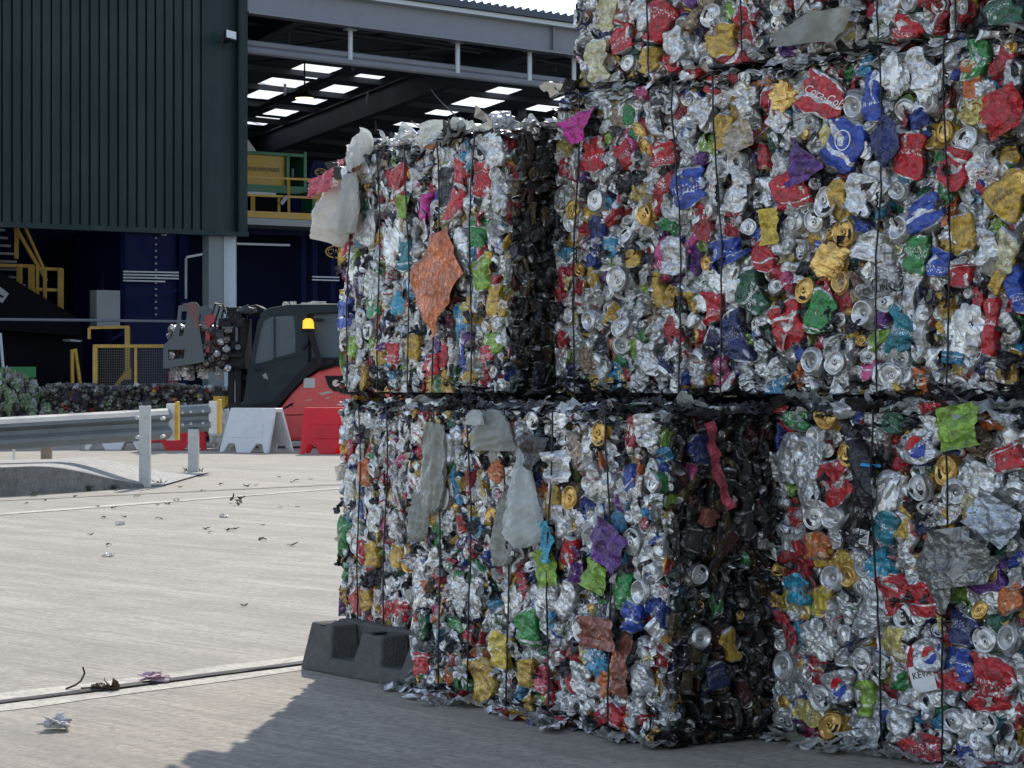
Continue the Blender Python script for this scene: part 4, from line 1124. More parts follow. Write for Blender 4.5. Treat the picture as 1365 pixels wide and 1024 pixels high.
# ------------------------------------------------------------------ ground
def quad_sheet(name, pts, z, mat, kind='structure', lab=None, cat=None):
    me = bpy.data.meshes.new(name); me.from_pydata([(p[0], p[1], z) for p in pts], [], [tuple(range(len(pts)))])
    o = link(name, me, mat)
    if kind: o['kind'] = kind
    return o
g_ = quad_sheet('ground', [(-400, -60), (400, -60), (400, 600), (-400, 600)], 0.0, M['concrete'])
tag(g_, 'pale broom-finished concrete yard')
M['joint'] = simple('joint_filler', (.035, .032, .028), .9)
M['edge'] = make_concrete('trowelled_edge', (.62, .56, .46), False)
def strip(name, a, b, w, z, mat, off=0.0):
    a, b = Vector((a[0], a[1], 0)), Vector((b[0], b[1], 0)); d = (b - a).normalized(); n = Vector((-d.y, d.x, 0))
    k = 14; vs = []; fs = []; rng = random.Random(int(w * 1e4))
    for i in range(k + 1):
        p = a.lerp(b, i / k) + n * (off + rng.uniform(-.004, .004)); ww = w * rng.uniform(.75, 1.2)
        vs += [tuple((p + n * ww / 2))[:2] + (z,), tuple((p - n * ww / 2))[:2] + (z,)]
    for i in range(k): fs.append((2 * i, 2 * i + 1, 2 * i + 3, 2 * i + 2))
    me = bpy.data.meshes.new(name); me.from_pydata(vs, [], fs); o = link(name, me, mat); o['kind'] = 'structure'; return o
def ext(a, b, k0, k1): d = b - a; return a - d * k0, b + d * k1
ja, jb = ground(0, 938), ground(400, 886)
a, b = ext(ja, jb, .5, .9)
strip('expansion_joint', a, b, .055, .008, M['joint'])  # dark strip: joint gap plus the slab step's shade, put into the colour
strip('expansion_joint', a, b, .15, .0018, M['edge'], .10)
strip('expansion_joint', a, b, .12, .0018, M['edge'], -.085)
for (p, q, w) in (((0, 686), (460, 651), .16), ((0, 668), (460, 646), .07)):
    a, b = ext(ground(*p), ground(*q), .8, 1.6); strip('slab_edge', a, b, w, .004, M['edge'])
a, b = ext(ground(0, 668), ground(460, 646), .8, 1.6); strip('expansion_joint', a, b, .02, .008, M['joint'])

# raised plinth under the guard rail (slopes down to the right)
def zr(x):
    t = min(1, max(0, (x + 4.35) / .95)); return .245 * (1 - (3 * t * t - 2 * t ** 3) * .98) + .0
vs, fs = [], []
nx, ny = 40, 12
for j in range(ny + 1):
    for i in range(nx + 1):
        x = -7.5 + (4.1) * i / nx; yf = 19.75 + (x + 4.5) * 1.75 if x > -4.5 else 19.75 + (x + 4.5) * .6
        y = yf + 3.4 * j / ny
        z = zr(x) * (1 if j < 9 else max(0.0, 1 - (j - 8) / 4.0)) + .012
        vs.append((x, y, z))
for j in range(ny):
    for i in range(nx):
        k = j * (nx + 1) + i; fs.append((k, k + 1, k + nx + 2, k + nx + 1))
b0 = len(vs)
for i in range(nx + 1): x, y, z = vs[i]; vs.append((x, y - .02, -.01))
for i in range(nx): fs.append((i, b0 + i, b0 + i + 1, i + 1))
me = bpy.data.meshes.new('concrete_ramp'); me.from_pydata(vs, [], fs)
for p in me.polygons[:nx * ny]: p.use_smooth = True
o = link('concrete_ramp', me, [M['plinth'], make_concrete('weathered_face', (.20, .19, .17), False)]); o['kind'] = 'structure'  # darker front face: its shade is put into the concrete colour
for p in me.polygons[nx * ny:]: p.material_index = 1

# ------------------------------------------------------------------ notched dark block
bl = root('barrier_block', ground(470, 905), 'dark grey notched block lying on the concrete against the lower bales', 'barrier')
def blk(u, v, z): return uv_(u, v) + UP * z
vL, vR = 2.065, 1.30
uf = lambda v: -.088 + (2.065 - v) * .10
mb = MB()
H1, H2, HN = .168, .158, .055
# front profile with two notches, from left (vL) to right (vR); sloping front, sloping ends
prof = [(vL, 0), (vL - .03, H1), (vL - .165, H1 - .004), (vL - .185, HN), (vL - .315, HN), (vL - .35, H1 - .012), (vL - .47, H1 - .014), (vL - .485, HN), (vL - .60, HN), (vL - .635, H1 - .016), (vR, H1 - .018), (vR, 0)]
fr, bk = [], []
n = len(prof)
for (v, z) in prof:
    fr.append(blk(uf(v) + z * .16, v, z)); bk.append(blk(uf(v) + .125, v, z))
vs = fr + bk
mb.add(vs, [tuple(range(n)), tuple(range(2 * n - 1, n - 1, -1))] + [(i, i + n, (i + 1) % n + n, (i + 1) % n) for i in range(n)])
mb.build('notched_front', M['rubber'], bl, bevel=.008)
mb = MB()
pr2 = [(vL, 0), (vL - .035, H1 + .006), (vR, H1 - .004), (vR, 0)]
n = 4
vs = [blk(uf(v) + .126, v, z) for v, z in pr2] + [blk(uf(v) + .21, v - (.0), z * .98) for v, z in pr2]
mb.add(vs, [(0, 1, 2, 3), (7, 6, 5, 4)] + [(i, i + n, (i + 1) % n + n, (i + 1) % n) for i in range(n)])
mb.build('rear_ridge', M['rubber'], bl, bevel=.010)
M['recess'] = simple('recess_black', (.012, .012, .012), .9)
for v in (vL - .10, vL - .41, vL - .72):
    mb = MB(); mb.box(blk(uf(v) + .05, v, H1 - .008), (.05, .03, .006), rz=R(32)); mb.build('lifting_recess', M['recess'], bl)

# ------------------------------------------------------------------ guard rail
M['galv'] = simple('galvanised_steel', (.17, .19, .195), .55, .1, .25, 3.0, .12, 40, .4, (.16, .15, .14))
M['galv_post'] = simple('galvanised_post', (.50, .50, .46), .6, .05, .18, 8, .1, 40, .35, (.22, .2, .17))
M['white_board'] = simple('white_board', (.66, .64, .58), .55, 0, .08, 6, .1, 30, .3, (.3, .26, .2))
M['yellow'] = simple('yellow_paint', (.62, .36, .02), .45, 0, .15, 8, 0, 30, .3)
M['yellow_dim'] = simple('worn_yellow_paint', (.50, .30, .045), .5, 0, .2, 5, 0, 30, .35)
def wbeam(a, b, zc, n=18):
    """corrugated W section swept from a to b"""
    prof = [(-.155, .0), (-.135, .03), (-.095, .078), (-.06, .078), (-.02, .01), (.02, .01), (.06, .078), (.095, .078), (.135, .03), (.155, .0)]
    a, b = Vector(a), Vector(b); d = (b - a).normalized(); nrm = Vector((d.y, -d.x, 0))
    mb = MB(); vs = []
    for i in range(n + 1):
        p = a.lerp(b, i / n)
        for (z, o) in prof: vs.append(p + nrm * o + UP * z)
        for (z, o) in reversed(prof): vs.append(p + nrm * (o - .006) + UP * z)
    m = len(prof) * 2; fs = []
    for i in range(n):
        for k in range(m): fs.append((i * m + k, i * m + (k + 1) % m, (i + 1) * m + (k + 1) % m, (i + 1) * m + k))
    fs.append(tuple(range(m))[::-1]); fs.append(tuple(n * m + k for k in range(m)))
    mb.add(vs, fs); return mb, nrm
p1 = ground(197, 649)
gr = root('guard_rail', p1, 'long galvanised guard rail with a grey end post, on the sloping concrete ramp', 'guard rail')
a = at(-60, 582, 20.6); b = at(224, 565, 22.2)
mb, nr = wbeam(a, b, 0); mb.build('rail_beam', M['galv'], gr, smooth=False)
mb = MB(); top = at(197, 541, p1.y - .12)
mb.box((p1.x, p1.y - .16, top.z / 2), (.105, .085, top.z)); mb.build('post', M['galv_post'], gr, bevel=.006)
p0 = at(-150, 600, 20.8); mb = MB(); mb.box((p0.x, 21.0, .45), (.105, .085, .9)); mb.build('post', M['galv_post'], gr, bevel=.006)
for px, py in ((183, 557), (183, 583), (216, 558), (216, 582)):
    q = at(px, py, 21.62); mb = MB(); mb.tube([q + Vector((0, .12, 0)), q + Vector((0, -.02, 0))], .018, 0, 8); mb.build('bolt', M['galv_post'], gr)
def board(parent, px0, px1, py0, py1, Y):
    a_, b_ = at(px0, py1, Y), at(px1, py0, Y)
    w = b_.x - a_.x
    mb = MB(); mb.box((a_.x + w * .36, Y, (a_.z + b_.z) / 2), (w * .72, .10, b_.z - a_.z)); mb.build('end_board', M['white_board'], parent, bevel=.006)
    mb = MB(); mb.box((a_.x + w * .86, Y - .004, (a_.z + b_.z) / 2 + .01), (w * .27, .112, b_.z - a_.z + .02)); mb.build('reflective_edge', M['yellow'], parent, bevel=.006)
board(gr, 222.5, 239, 538, 587, 22.3)
p2 = ground(257, 631)
g2 = root('guard_rail', p2, 'short galvanised guard rail on one post between two yellow-edged boards', 'guard rail')
a = at(238, 559, 25.0); b = at(281, 556.5, 25.0)
mb, nr = wbeam(a, b, 0, 6); mb.build('rail_beam', M['galv'], g2)
mb = MB(); tz = at(257, 572, p2.y).z; mb.box((p2.x, p2.y + .06, tz / 2), (.115, .1, tz)); mb.build('post', M['galv_post'], g2, bevel=.006)
board(g2, 279, 295, 535, 578, 25.0)
for px, py in ((245, 550), (245, 566), (256, 549), (256, 565), (272, 548), (272, 564)):
    q = at(px, py, 25.0); mb = MB(); mb.tube([q + Vector((0, .0, 0)), q + Vector((0, -.09, 0))], .016, 0, 8); mb.build('bolt', M['galv_post'], g2)
# stubs standing behind the rail
M['wood'] = simple('weathered_timber', (.24, .17, .12), .8, 0, .25, 14, .2, 60)
s1 = at(62, 611, 24.2); mb = MB(); mb.box((s1.x, s1.y, .25), (.11, .11, .5), taper=.97)
tag(mb.build('timber_stub', M['wood'], origin=(s1.x, s1.y, 0), bevel=.008), 'short brown timber stub standing on the ramp behind the rail', 'post')
s1 = at(18.5, 611, 24.5); mb = MB(); mb.box((s1.x, s1.y, .2), (.03, .03, .4), taper=.9)
tag(mb.build('marker_stake', M['white_board'], origin=(s1.x, s1.y, 0), bevel=.004), 'thin white stake standing on the ramp under the rail', 'post')

# ------------------------------------------------------------------ plastic road barriers
def barrier(name, pos, rz, mat, label, W=1.0, Hh=.62, dp=.44, two=False, group=None):
    e = root(name, pos, label, 'barrier', group)
    c, s_ = math.cos(rz), math.sin(rz)
    def P(x, y, z): return Vector(pos) + Vector((x * c - y * s_, x * s_ + y * c, z))
    def half(z): return .09 + (dp / 2 - .09) * (1 - z / Hh)
    # hollow A-frame shell with feet cut along the bottom of both long sides
    mb = MB()
    xs = [-.5, -.42, -.34, -.22, -.14, -.06, .06, .14, .22, .34, .42, .5]
    lift = [0, 0, .13, .13, 0, 0, 0, 0, .13, .13, 0, 0]
    k = W
    for sgn in (-1, 1):
        ou, inn = [], []
        for x, l in zip(xs, lift):
            ou.append(P(x * k * (1 if l else 1.0), sgn * half(l), l)); inn.append(P(x * k, sgn * (half(l) - .05), l))
        tx = .5 * k * .92
        topo = [P(tx, sgn * half(Hh), Hh), P(-tx, sgn * half(Hh), Hh)]
        topi = [P(tx, sgn * (half(Hh - .05) - .05), Hh - .05), P(-tx, sgn * (half(Hh - .05) - .05), Hh - .05)]
        n = len(ou) + 2
        o_, i_ = ou + topo, inn + topi
        mb.add(o_ + i_, [tuple(range(n)), tuple(range(2 * n - 1, n - 1, -1))] + [(j, j + n, (j + 1) % n + n, (j + 1) % n) for j in range(n)])
    tx = .5 * k * .922
    mb.add([P(x, y, z) for z in (Hh - .06, Hh + .004) for x, y in ((-tx, -.094), (tx, -.094), (tx, .094), (-tx, .094))],
           [(3, 2, 1, 0), (4, 5, 6, 7), (0, 1, 5, 4), (1, 2, 6, 5), (2, 3, 7, 6), (3, 0, 4, 7)])
    mb.build('shell', mat, e, bevel=.014, seg=2)
    # moulded recess panel on each long side
    mb = MB()
    for sgn in (-1, 1):
        z0, z1 = .22, .43
        pts = [P(x * k, sgn * (half(z) + .012), z) for x, z in ((-.33, z0), (.33, z0), (.29, z1), (-.29, z1))]
        nrm = (P(0, sgn, .3) - P(0, 0, 0)).normalized()
        mb.prism(pts, -nrm * .03)
    mb.build('moulded_panel', mat, e, bevel=.012)
    mb = MB(); q = P(-.5 * k * .9 - .01, 0, Hh * .5); mb.tube([q + Vector((0, 0, -.12)), q + Vector((0, 0, .12))], .022, 0, 8); mb.build('connector_pin', mat, e)
    if two:
        pass
    return e
M['white_plastic'] = simple('white_plastic', (.74, .74, .72), .45, 0, .06, 4, .05, 20, .35, (.4, .38, .35), trans=.22)
M['red_plastic'] = simple('red_plastic', (.86, .045, .06), .42, 0, .08, 4, .05, 20, .25, (.4, .05, .05), trans=.5)
bp_ = at(341, 605, 32.4); barrier('road_barrier', (bp_.x, 32.5, 0), R(-33), M['white_plastic'], 'white plastic road barrier with its hollow end showing, in front of the forklift', .92, .645, .62)
bp_ = at(438, 607, 31.6); barrier('road_barrier', (bp_.x, 31.8, 0), R(-6), M['red_plastic'], 'bright red plastic road barrier beside the tall stack of bales', .78, .66, .5)
bp_ = at(232, 602, 33.5); barrier('road_barrier', (bp_.x, 33.6, 0), R(8), M['red_plastic'], 'red plastic road barrier half hidden behind the guard rail boards', .95, .44, .45)
bp_ = at(148, 602, 33.5); barrier('road_barrier', (bp_.x, 33.8, 0), R(4), M['white_plastic'], 'white plastic road barrier whose feet show below the guard rail', .85, .45, .45)
# pale sack behind the boards
sk = at(296, 600, 33.2)
g = foil_lump(np.random.default_rng(5), .22, .30, .2, 5, amp=.05, nu=30, nv=20)
me = geo_mesh('bulk_sack', g); o = link('bulk_sack', me, CANMATS(), None, (sk.x, 33.4, .30)); o.rotation_euler = (R(90), 0, 0)
tag(o, 'pale crumpled sack lying between the guard rail end and white barrier', 'sack')
# black-capped yellow bollard
bo = root('bollard', (at(299, 560, 36).x, 36, 0), 'yellow bollard with a black cap, beside the grey column', 'bollard')
mb = MB(); x, y = WORLD_OF[bo.name].x, 36; zt = at(299, 521, 36).z; z1 = at(299, 528, 36).z
mb.tube([(x, y, 0), (x, y, z1)], .18, 0, 18); mb.build('post', M['yellow'], bo, smooth=False)
mb = MB(); mb.tube([(x, y, z1), (x, y, zt)], .185, 0, 18); mb.build('cap', simple('black_rubber', (.02, .02, .02), .7), bo)
mb = MB(); mb.tube([(x, y, z1 * .55), (x, y, z1 * .75)], .184, 0, 18); mb.build('reflective_band', M['ink_black'], bo)

# ------------------------------------------------------------------ forklift with bale clamp
YF = 34.5
M['cab_paint'] = simple('dark_cab_paint', (.009, .018, .022), .5, 0, .15, 3, .03, 20, .3, (.04, .037, .034), spec=.25)
M['truck_red'] = simple('faded_red_paint', (.60, .06, .05), .42, 0, .12, 3, .05, 30, .45, (.14, .05, .04))
M['truck_black'] = simple('black_steel', (.008, .008, .010), .6, .0, .2, 8, .1, 40, spec=.25)
M['clamp_grey'] = simple('worn_clamp_steel', (.065, .078, .086), .5, .2, .22, 4, .1, 30, .5, (.13, .06, .04))
M['tyre'] = simple('tyre_rubber', (.018, .018, .018), .85, 0, .2, 20, .3, 60)
gm, nt_, b_ = new_mat('cab_glass')
b_.inputs['Base Color'].default_value = (.26, .31, .33, 1); b_.inputs['Roughness'].default_value = .6; b_.inputs['Specular IOR Level'].default_value = .1
tg = N(nt_, 'ShaderNodeBsdfTransparent'); tg.inputs['Color'].default_value = (.82, .86, .86, 1)
mx = N(nt_, 'ShaderNodeMixShader', Fac=.72); L(nt_, b_.outputs[0], mx.inputs[1]); L(nt_, tg.outputs[0], mx.inputs[2]); L(nt_, mx.outputs[0], nt_.nodes['Material Output'].inputs[0])
M['glass'] = gm
FK = root('forklift', (at(390, 598, YF + .65).x, YF + .65, 0), 'red and black forklift with a raised grey bale clamp, parked behind the barriers', 'forklift')
def fp(px, py, Y=YF): return at(px, py, Y)
def side_prism(pts, Y0, Y1, name, mat, parent=FK, bevel=.03):
    """outline seen from the side (photo pixels at the depth YF) given its width from Y0 to Y1"""
    poly = [Vector((at(px, py, YF).x, Y0, at(px, py, YF).z)) for px, py in pts]
    mb = MB(); mb.prism(poly, (0, Y1 - Y0, 0)); return mb.build(name, mat, parent, bevel=bevel)
def side_plate(loops, Y, th, name, mat, parent=FK, bevel=.008):
    l2 = [[(at(px, py, YF).x, at(px, py, YF).z) for px, py in lp] for lp in loops]
    Mx = Matrix(((1, 0, 0, 0), (0, 0, -1, Y), (0, 1, 0, 0), (0, 0, 0, 1)))
    return plate(name, l2, th, mat, Mx, parent, bevel)
# rear body and counterweight
body = side_prism([(364, 560), (372, 545), (388, 524), (406, 506), (424, 495), (446, 489), (500, 487), (522, 497), (530, 530), (530, 588), (372, 588)], YF, YF + 1.3, 'counterweight', M['truck_red'], bevel=.06)
side_prism([(318, 560), (322, 548), (366, 548), (390, 521), (408, 503), (424, 492), (446, 485.5), (446, 480), (420, 476), (402, 492), (380, 516), (362, 535), (340, 538), (318, 545)], YF - .03, YF + 1.33, 'fender', M['truck_black'], bevel=.015)
side_prism([(312, 556), (372, 556), (372, 592), (318, 592)], YF + .12, YF + 1.18, 'chassis', M['truck_black'])
# vents, sticker, light cluster
side_plate([[(405, 504 + 0), (420, 504), (420, 517), (405, 517)]], YF - .008, .01, 'sticker', simple('sticker_grey', (.42, .42, .40), .6))
side_plate([[(433, 501), (470, 501), (470, 523), (446, 522), (438, 516)]], YF - .01, .02, 'light_cluster', M['truck_black'])
mb = MB(); q = at(448, 511, YF); mb.tube([q + Vector((0, .02, 0)), q + Vector((0, -.05, 0))], .055, 0, 16); mb.build('rear_light', simple('lamp_lens', (.55, .38, .34), .2), FK)
side_plate([[(374 + k * 5, 548 - k * 3.4), (377 + k * 5, 545 - k * 3.4), (382 + k * 5, 540 - k * 2), (379 + k * 5, 546 - k * 2)] for k in range(3)], YF - .006, .012, 'vent', M['truck_black'])
side_plate([[(372, 553), (440, 552), (440, 553), (372, 554)]], YF - .006, .008, 'panel_gap', M['truck_black'], bevel=0)
# scrapes on the paint
M['scrape'] = simple('bare_scrape', (.42, .33, .28), .6)
for lp in ([(424, 524), (440, 521), (444, 523), (430, 527)], [(406, 534), (414, 532), (415, 534)], [(432, 531), (439, 529), (438, 532)]):
    side_plate([lp], YF - .002, .006, 'paint_scrape', M['scrape'], bevel=0)
# cab: two side doors (near and far), pillars, roof
door_o = [(323, 546), (330, 500), (344, 428), (350, 419), (360, 413), (385, 409), (402, 409), (409, 416), (411, 434), (411, 486), (404, 492), (388, 508), (370, 530), (362, 542), (345, 546)]
win_o = [(339, 484), (347, 441), (352, 427), (364, 420), (384, 417), (392, 422), (394, 440), (394, 470), (372, 476), (345, 486)]
door = side_plate([door_o, win_o], YF, .05, 'door', M['cab_paint'], bevel=.012)
side_prism(win_o, YF - .006, YF + .008, 'door_window', M['glass'], bevel=0)
side_plate([[(337, 486), (396, 472), (396, 474.5), (337, 488.5)]], YF - .03, .03, 'door_rail', M['cab_paint'])
side_plate([[(340, 492), (350, 490), (350, 493), (340, 495)]], YF - .045, .03, 'door_handle', M['truck_black'])
side_plate([[(350, 500), (355, 497), (358, 506), (352, 504)]], YF - .03, .012, 'warning_sticker', simple('sticker_pale', (.25, .26, .24), .6))
side_plate([[(365, 420), (367, 420), (367, 479), (365, 480)]], YF - .012, .03, 'window_bar', M['cab_paint'])
side_plate([door_o, win_o], YF + 1.28, .05, 'far_door', M['cab_paint'], bevel=.012)
rear_o = [(411, 414), (420, 409), (462, 408), (475, 414), (480, 486), (411, 490)]
rear_w = [(416, 421), (420, 418), (456, 418), (459, 424), (458, 476), (414, 478)]
side_plate([rear_o, rear_w], YF + .10, .06, 'rear_frame', M['truck_black'], bevel=.012)
side_prism(rear_w, YF + .094, YF + .108, 'rear_window', M['glass'], bevel=0)
side_plate([rear_o, rear_w], YF + 1.2, .06, 'rear_frame', M['truck_black'], bevel=.012)
side_prism([(346, 419), (358, 411), (384, 406), (404, 405.5), (462, 405), (476, 412), (476, 416), (346, 423)], YF - .02, YF + 1.32, 'roof', M['cab_paint'], bevel=.02)
rng_ = np.random.default_rng(3)
mb = MB()
for k in range(16):
    q = at(rng_.uniform(372, 460), 404.5, YF); mb.box((q.x, YF + rng_.uniform(.0, 1.0), q.z + rng_.uniform(-.01, .02)), (rng_.uniform(.05, .22), rng_.uniform(.05, .12), rng_.uniform(.02, .06)), rz=rng_.uniform(0, 3))
mb.build('roof_debris', M['film_white'], FK)
side_prism([(411, 484), (480, 478), (480, 492), (424, 495), (411, 500)], YF + .06, YF + 1.24, 'rear_shelf', M['truck_black'])
# seat in the cab
side_prism([(362, 520), (398, 520), (406, 470), (399, 468), (392, 505), (362, 508)], YF + .25, YF + .75, 'seat', M['truck_black'])
# beacon on its arm
mb = MB(); mb.bar(at(428, 488, YF - .06), at(413, 441, YF - .06), .09, .09); mb.bar(at(404, 466, YF - .02), at(411, 455, YF - .06), .05, .05); mb.build('beacon_arm', M['truck_black'], FK, bevel=.01)
q = at(411, 431, YF - .06); bc_ = MB(); bc_.tube([q + UP * -.085, q + UP * -.07, q + UP * .04, q + UP * .075], [.095, .09, .085, .04], 0, 18)
bm_, nt_, b2 = new_mat('amber_lens'); b2.inputs['Base Color'].default_value = (.75, .38, .02, 1); b2.inputs['Roughness'].default_value = .2
b2.inputs['Emission Color'].default_value = (1, .55, .05, 1); b2.inputs['Emission Strength'].default_value = .5
beacon = bc_.build('beacon', bm_, FK, smooth=True)
mb = MB(); mb.box(q + Vector((.16, 0, .05)), (.16, .12, .05)); mb.tube([q + UP * -.12, q + UP * -.085], .10, 0, 16); mb.build('beacon_base', M['truck_black'], FK)
# wheels
for px, Y in ((318, YF + .05), (318, YF + 1.05), (470, YF + .1), (470, YF + 1.0)):
    q = at(px, 0, YF); r_ = .36
    mb = MB(); mb.tube([(q.x, Y, r_), (q.x, Y + .05, r_), (q.x, Y + .23, r_), (q.x, Y + .28, r_)], [r_ * .9, r_, r_, r_ * .9], 0, 28); w_ = mb.build('wheel', M['tyre'], FK)
    mb = MB(); mb.tube([(q.x, Y - .012, r_), (q.x, Y + .02, r_)], [r_ * .5, r_ * .55], 0, 20); mb.build('rim', M['truck_red'], None).parent = w_
# mast
mb = MB()
for Y in (YF + .2, YF + .95):
    for px in (306, 316):
        a_ = at(px, 0, YF); mb.box((a_.x, Y, 1.15), (.09, .10, 2.05))
for z in (.45, 1.1, 1.75, 2.15): mb.box((at(311, 0, YF).x, YF + .575, z), (.20, .84, .10))
mb.build('mast', M['truck_black'], FK, bevel=.008)
mb = MB()
for Y in (YF + .4, YF + .75):
    a_ = at(311, 0, YF); mb.tube([(a_.x, Y, .3), (a_.x, Y, 2.1)], .045, 0, 10)
mb.build('lift_cylinder', M['galv_post'], FK)
mb = MB()
for k in range(5):
    a_ = at(300 + k * 4, 418 + k * 3, YF); mb.tube([a_ + Vector((0, .1 + .15 * k, 0)), a_ + Vector((-.05, .1 + .15 * k, .14)), a_ + Vector((-.16, .1 + .15 * k, .16)), a_ + Vector((-.24, .1 + .15 * k, -.1)), a_ + Vector((-.22, .1 + .15 * k, -.6))], .018, 0, 7)
mb.build('hydraulic_hose', M['wire'], FK)
mb = MB()
a_, b_ = at(292, 424, YF), at(326, 492, YF)
mb.box(((a_.x + b_.x) / 2, YF + .5, (a_.z + b_.z) / 2), (abs(b_.x - a_.x), .9, abs(a_.z - b_.z)))
for k in range(7):
    q = at(296 + (k % 4) * 8, 430 + (k // 4) * 30 + (k % 3) * 5, YF); mb.box((q.x, YF + .03, q.z), (.10, .12, .14))
for y_ in (474, 486): q = at(300, y_, YF); mb.box((q.x, YF + .02, q.z), (.55, .14, .06))
mb.build('clamp_carriage', M['truck_black'], FK, bevel=.01)
mb = MB(); q = at(304, 437, YF); mb.box((q.x, YF - .05, q.z), (.17, .02, .03)); q = at(316, 446, YF); mb.box((q.x, YF - .04, q.z), (.035, .03, .22)); q = at(318, 463, YF); mb.tube([q, q + Vector((0, -.08, 0))], .045, 0, 10)
mb.build('valve_block', M['clamp_grey'], FK)
mb = MB()
for k in range(12):
    q = at(rng_.uniform(318, 340), rng_.uniform(409, 420), YF); mb.tube([q + Vector((-.06, .1, 0)), q + Vector((.06, .02, rng_.uniform(-.05, .05)))], .022, 0, 7)
mb.build('hose_fitting', M['clamp_grey'], FK)
side_prism([(318, 418), (326, 408), (340, 405), (350, 411), (346, 420)], YF + .25, YF + .9, 'mast_guard', M['truck_black'])
side_plate([[(274.5, 420), (287, 420), (287, 429), (281, 434), (280, 470), (275, 470)]], YF - .02, .16, 'arm_bracket', simple('red_bracket', (.30, .03, .04), .5, 0, .2, 6, 0, 30, .4))
side_prism([(268, 430), (276, 430), (288, 470), (288, 482), (268, 480)], YF + .02, YF + .14, 'arm_root', simple('rusty_steel', (.13, .05, .045), .7, .1, .3, 8, .2, 40))
clo = [(220, 461), (231, 451), (238, 433), (240.5, 408.5), (258, 402.8), (263.3, 403.4), (268, 408.5), (267.2, 434), (275, 482.5), (262, 485), (220, 491.6)]
s1_ = [(244.5, 415.5), (252, 415.5), (250, 430), (246.5, 447.5), (241, 449)]
s2_ = [(226.5, 466.5), (249, 466.5), (247.5, 478), (227, 480)]
arm = side_plate([clo, s1_, s2_], YF - .16, .07, 'clamp_arm', M['clamp_grey'], bevel=.012)
side_plate([clo, s1_, s2_], YF + 1.35, .07, 'clamp_arm', M['clamp_grey'], bevel=.012)
side_plate([[(246, 405), (266, 405), (267, 440), (262, 436), (254, 418)]], YF - .197, .006, 'rust_patch', simple('rust_film', (.15, .075, .065), .7, 0, .3, 9, .1, 40), bevel=0)

# the driver seen through the cab windows
M['skin'] = simple('skin', (.42, .24, .17), .5, 0, .06, 10)
M['hi_vis'] = simple('orange_jacket', (.85, .28, .14), .7, 0, .12, 12, .2, 50)
M['hair'] = simple('dark_hair', (.03, .022, .018), .7)
M['trousers'] = simple('navy_trousers', (.02, .025, .05), .8)
def skin_body(name, verts, edges, radii, mat, parent=None, loc=None, sub=2):
    me = bpy.data.meshes.new(name); me.from_pydata(verts, edges, [])
    o = link(name, me, mat, parent, loc)
    sk = o.modifiers.new('skin', 'SKIN')
    if not me.skin_vertices: me.skin_vertices.new(name='')
    for i, r in enumerate(radii):
        me.skin_vertices[0].data[i].radius = (r, r) if not isinstance(r, tuple) else r
    me.skin_vertices[0].data[0].use_root = True
    ss = o.modifiers.new('subsurf', 'SUBSURF'); ss.levels = sub; ss.render_levels = sub
    for p in me.polygons: p.use_smooth = True
    return o
dr = at(392, 512, YF + .6)
loc = Vector((dr.x + .17, YF + .40, at(392, 512, YF).z))
V_ = [(0, 0, 0), (-.02, 0, .22), (-.02, 0, .42), (-.03, 0, .52), (-.05, 0, .60), (-.07, 0, .70), (-.06, 0, .78),
      (-.02, -.19, .42), (-.10, -.24, .20), (-.32, -.16, .16), (-.40, -.14, .17),
      (-.02, .19, .42), (-.10, .24, .20), (-.32, .16, .16), (-.40, .14, .17),
      (-.18, -.11, .0), (-.44, -.12, .0), (-.48, -.12, -.36), (-.18, .11, .0), (-.44, .12, .0), (-.48, .12, -.36)]
E_2 = [(0, 1), (1, 2), (2, 3), (3, 4), (4, 5), (5, 6), (2, 7), (7, 8), (8, 9), (9, 10), (2, 11), (11, 12), (12, 13), (13, 14), (0, 15), (15, 16), (16, 17), (0, 18), (18, 19), (19, 20)]
RD = [(.16, .12), (.17, .11), (.15, .10), .055, (.075, .085), (.085, .10), (.07, .08), .07, .05, .04, .045, .07, .05, .04, .045, .085, .07, .05, .085, .07, .05]
per = skin_body('person', V_, E_2, RD, M['skin'], None, loc)
tag(per, 'driver in an orange jacket seated inside the forklift cab', 'person')
jk = skin_body('jacket', [V_[i] for i in (0, 1, 2, 7, 8, 9, 11, 12, 13)], [(0, 1), (1, 2), (2, 3), (3, 4), (4, 5), (2, 6), (6, 7), (7, 8)], [(.18, .14), (.19, .13), (.165, .115), .085, .065, .052, .085, .065, .052], M['hi_vis'], per)
tr_ = skin_body('trousers', [V_[i] for i in (0, 15, 16, 17, 18, 19, 20)], [(0, 1), (1, 2), (2, 3), (0, 4), (4, 5), (5, 6)], [(.175, .135), .098, .082, .062, .098, .082, .062], M['trousers'], per)
mb = MB()
hb = bpy.data.meshes.new('hair'); bm = bmesh.new(); bmesh.ops.create_uvsphere(bm, u_segments=16, v_segments=10, radius=.105)
for v in bm.verts: v.co.z = max(v.co.z, -.03 - (.05 if v.co.x > .02 else 0)); v.co += Vector((-.045, 0, .735))
bm.to_mesh(hb); bm.free(); link('hair', hb, M['hair'], per)

